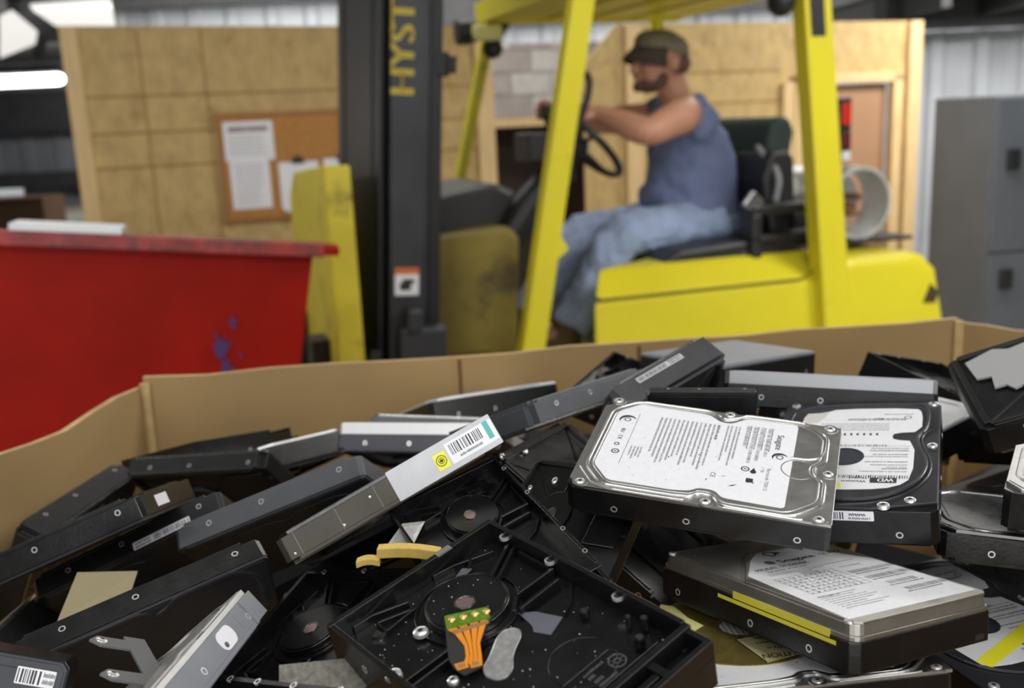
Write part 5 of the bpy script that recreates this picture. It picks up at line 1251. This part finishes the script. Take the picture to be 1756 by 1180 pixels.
simple('D35', 'drive with a bright white top at the back left of the heap', mat('navy_casting', (0.06, 0.063, 0.085), 0.4), m_lidw, 'white', ls=1, lidh=11)
simple('D36', 'grey drive bar with three screws behind the foil-labelled drive', m_grey, m_lidd, 'greystep220', H=20, ov=1)
simple('D37', 'black drive with a bright lid edge against the back wall of the bin', m_cast, m_lidw, 'blackw', ls=2)
tray('D38', 'dark casting corner pointing up by the back wall crease')
simple('D42', 'black drive in the dark gap below the one with the ragged grey plate', m_cast, m_lidb, 'blackb26', ls=1)
simple('D40', 'stacked black drive end left of the white topped drive', m_cast, m_lidd, 'black', short=1)
tray('D41', 'dusty black casting near the back fold of the bin')

# ------------------------------------------------------------------ loose bits among the drives
pt = bpy.data.objects.new('gold_disk', None); COL.objects.link(pt)
pt.matrix_world = D33.matrix_world @ TM(-12, 21, 10.9, 1.5, 0, 0)
tag(pt, 'gold disk with a caution sticker, wedged under the two-level lidded drive', 'disk')
dk = part('gd', 'platter', lambda m_: m_.ring((0, 0), 12.5, 47.5, 0, 0.8, 96, 0), [m_gold], pt, smooth=True)
def cs(m_):
    m_.prism([(-8, -17), (0, -51 + 5), (27, -38), (14, -13)], 0.85, 1.0, 0)
    u = (-1, 0.0)
    for t_, x, y, s_ in (('CAUTION', 25, -37, 7.0), ('of fire', 20, -29.5, 4.6), ('100 watt', 18, -23, 4.8), ('or max', 13, -17.5, 3.8)): text(m_, t_, (x, y - 0.0), u, s_, 1.04, bold=0.2, width=(25, 15, 17, 11)[('CAUTION', 'of fire', '100 watt', 'or max').index(t_)])
    for a_, b_ in (((-8, -17), (0, -46)), ((-8, -17), (14, -13))):
        d_ = (Vector(b_) - Vector(a_)); inkrect(m_, a_, d_, 0, d_.length, -0.4, 0.4, 1.03)
part('gs', 'caution_sticker', cs, [mat('faded_sticker', (0.50, 0.45, 0.22), 0.4), m_ink], pt)
part('gt', 'yellow_tape', lambda m_: m_.prism([(-37, 38), (-30, 33), (-26, 16), (-20, 4), (-27, -2), (-33, 6), (-36, 20), (-40, 30)], 0.85, 1.0, 0), [m_yellowp], pt)
def loose(name, label, cat, pts, th, mt, grp=None):
    # a small flat scrap through four corners, thickness downwards
    P_ = [Vector(p) for p in pts]; n_ = (P_[1] - P_[0]).cross(P_[2] - P_[0]).normalized()
    if n_.z < 0: n_ = -n_
    m = M(); k = len(P_); m.add(P_ + [p - n_ * th for p in P_], [tuple(range(k)), tuple(range(2 * k - 1, k - 1, -1))] + [(i, k + i, k + (i + 1) % k, (i + 1) % k) for i in range(k)])
    o = obj(name, m, mt); tag(o, label, cat, grp)
    bm = bmesh.new(); bm.from_mesh(o.data); bmesh.ops.recalc_face_normals(bm, faces=bm.faces); bm.to_mesh(o.data); bm.free()
    return o
# loose placements
m_foam = mat('amber_foam', lin(206, 176, 92), 0.7, vary=0.1, vscale=200)
def foam(name, label, cat, p0, p1, w_, h_, mt, grp=None):
    a = Vector(p0); b_ = Vector(p1); d = (b_ - a).normalized(); sd = d.cross(Vector((0, 0, 1))).normalized(); up = sd.cross(d)
    m = M(); n = 6; vs = []; fs = []
    for i in range(n + 1):
        c_ = a.lerp(b_, i / n) + up * 0.0015 * math.sin(math.pi * i / n)
        vs += [c_ - sd * w_ / 2, c_ + sd * w_ / 2, c_ + sd * w_ / 2 - up * h_, c_ - sd * w_ / 2 - up * h_]
    for i in range(n): fs += [(4 * i + j, 4 * i + (j + 1) % 4, 4 * i + 4 + (j + 1) % 4, 4 * i + 4 + j) for j in range(4)]
    fs += [(3, 2, 1, 0), (4 * n, 4 * n + 1, 4 * n + 2, 4 * n + 3)]
    m.add(vs, fs); o = obj(name, m, mt, bevel=0.0006); tag(o, label, cat, grp)
    bm = bmesh.new(); bm.from_mesh(o.data); bmesh.ops.recalc_face_normals(bm, faces=bm.faces); bm.to_mesh(o.data); bm.free(); return o
foam('foam_strip', 'longer amber foam strip wedged above the rim of the ribboned casting', 'foam strip', (-0.0787, 0.509, 1.4250), (-0.0440, 0.507, 1.4225), 0.007, 0.006, m_foam)
foam('foam_strip', 'short amber foam scrap at the left end of the longer strip', 'foam strip', (-0.0905, 0.506, 1.4190), (-0.0775, 0.506, 1.4195), 0.006, 0.004, m_foam)
loose('foil_scrap', 'crumpled silver foil scrap in the dark under the foil-labelled drive', 'scrap', [(-0.0790, 0.5380, 1.4110), (-0.0690, 0.5480, 1.4215), (-0.0560, 0.5500, 1.4215), (-0.0640, 0.5350, 1.4100)], 0.0004, m_clear)
loose('gasket_plate', 'speckled grey plate below the left corner of the ribboned casting', 'plate', [(-0.1150, 0.4200, 1.4075), (-0.0790, 0.4220, 1.4085), (-0.0720, 0.4120, 1.4010), (-0.0800, 0.4060, 1.3960), (-0.1130, 0.4060, 1.3970)], 0.0012, mat('speckled_plate', lin(112, 110, 102), 0.6, vary=0.4, vscale=400))
loose('card_scrap', 'cream card scrap between the leaning drives at the left', 'card', [(-0.3080, 0.6020, 1.3400), (-0.2960, 0.6160, 1.3690), (-0.2560, 0.6160, 1.3680), (-0.2620, 0.6040, 1.3480)], 0.001, mat('cream_card', lin(168, 158, 124), 0.8))
t = bpy.data.objects.new('metal_bracket', None); COL.objects.link(t)
t.matrix_world = Matrix.Translation((-0.192, 0.455, 1.392)) @ Matrix.Rotation(R(-58), 4, 'Z') @ Matrix.Rotation(R(-28), 4, 'X') @ Matrix.Scale(1.25, 4)
tag(t, 'grey metal bracket with rounded ears beside the pale oval-stickered drive', 'bracket')
mb = mat('matte_bracket', (0.14, 0.14, 0.145), 0.5, 0.3)
part('mbk', 'plate', lambda m_: m_.prism([(-22, -4), (-18, -4), (-18, -16), (-13, -20), (-9, -16), (-9, -4), (14, -4), (14, -18), (19, -22), (23, -18), (23, 5), (-22, 5)], 0, 1.2, 0), [mb], t, bevel=0.2)
screw(t, -13.5, -15, 1.0, 0.9); screw(t, 18.5, -17, 1.0, 0.9)

FILL = [
    [-0.9322, -0.3617, -0.0102, 0.3381, -0.8605, -0.381, 0.129, -0.3586, 0.9245, 0.6366, 0.7018, 1.2673],
    [0.8744, 0.4201, -0.2428, -0.485, 0.7728, -0.4093, 0.0157, 0.4756, 0.8795, -0.22, 0.8132, 1.2291],
    [-0.9252, -0.0163, -0.379, 0.0849, -0.9826, -0.165, -0.3697, -0.1848, 0.9106, 0.4153, 0.6616, 1.3128],
    [-0.8827, -0.1997, -0.4255, 0.3271, -0.911, -0.2511, -0.3375, -0.3608, 0.8694, -0.138, 0.9113, 1.2757],
    [-0.8217, 0.5466, -0.1614, -0.5698, -0.7944, 0.2103, -0.0133, 0.2648, 0.9642, 0.4079, 0.7176, 1.3627],
    [0.064, 0.996, -0.0624, -0.4146, -0.0303, -0.9095, -0.9077, 0.084, 0.411, 0.5728, 0.8529, 1.2122],
    [-0.8047, -0.5447, 0.2362, 0.4986, -0.836, -0.2291, 0.3223, -0.0666, 0.9443, 0.6726, 0.8346, 1.2904],
    [-0.8621, -0.5032, -0.0596, 0.4787, -0.7702, -0.4214, 0.1661, -0.3919, 0.9049, -0.0641, 0.7136, 1.2707],
    [0.9789, 0.203, -0.0208, -0.2022, 0.9786, 0.0379, 0.028, -0.0329, 0.9991, -0.3282, 0.7346, 1.2359],
    [0.0017, 0.9871, 0.1598, -0.5809, -0.1291, 0.8036, 0.8139, -0.0942, 0.5733, 0.055, 1.0169, 1.2681],
    [0.9872, 0.085, 0.1349, -0.1117, 0.9724, 0.2047, -0.1138, -0.2172, 0.9695, -0.3252, 0.9866, 1.2297],
    [0.0271, -0.9935, 0.1101, 0.9718, 0.0004, -0.2356, 0.2341, 0.1134, 0.9656, 0.2358, 0.6043, 1.2829],
    [0.4111, -0.9112, -0.026, 0.8068, 0.377, -0.4549, 0.4243, 0.166, 0.8902, 0.2981, 0.6983, 1.2499],
    [-0.4923, -0.757, 0.4296, 0.7975, -0.5901, -0.1259, 0.3488, 0.2806, 0.8942, 0.5998, 0.9871, 1.2658],
    [0.8996, 0.4176, -0.1279, -0.4271, 0.7799, -0.4575, -0.0913, 0.4662, 0.88, 0.2963, 1.0278, 1.2335],
    [0.2554, 0.8516, 0.4577, -0.9653, 0.1984, 0.1696, 0.0536, -0.4852, 0.8728, 0.1692, 0.7986, 1.2917],
    [0.8121, 0.5184, -0.268, -0.369, 0.8119, 0.4524, 0.4521, -0.2685, 0.8506, 0.4835, 0.5956, 1.2994],
    [-0.9538, 0.2616, 0.1479, -0.2907, -0.9279, -0.2334, 0.0762, -0.2656, 0.9611, 0.0661, 0.6752, 1.2995],
    [0.6234, -0.6992, 0.35, 0.7779, 0.6, -0.1868, -0.0794, 0.3887, 0.9179, 0.5873, 0.9716, 1.2205],
    [-0.6501, -0.6261, -0.4305, 0.6102, -0.7678, 0.1953, -0.4528, -0.1357, 0.8812, 0.7364, 0.8709, 1.2003],
    [0.7161, 0.619, 0.3227, -0.6931, 0.5755, 0.4341, 0.083, -0.5345, 0.8411, 0.3116, 0.8804, 1.3521],
]

# ------------------------------------------------------------------ dark drives glimpsed in the gaps of the heap: copies of one drive and its parts
def clone(src, label, group):
    c = src.copy(); COL.objects.link(c); c['label'] = label; c['group'] = group
    for ch in list(src.children):
        k = ch.copy(); COL.objects.link(k); k.parent = c; k.matrix_parent_inverse = ch.matrix_parent_inverse.copy(); k.matrix_local = ch.matrix_local.copy()
    return c
for q in FILL:
    c = clone(BURIED, 'plain black drive buried in the gaps between the drives on top', 'drives buried in the heap')
    pose(c, q)
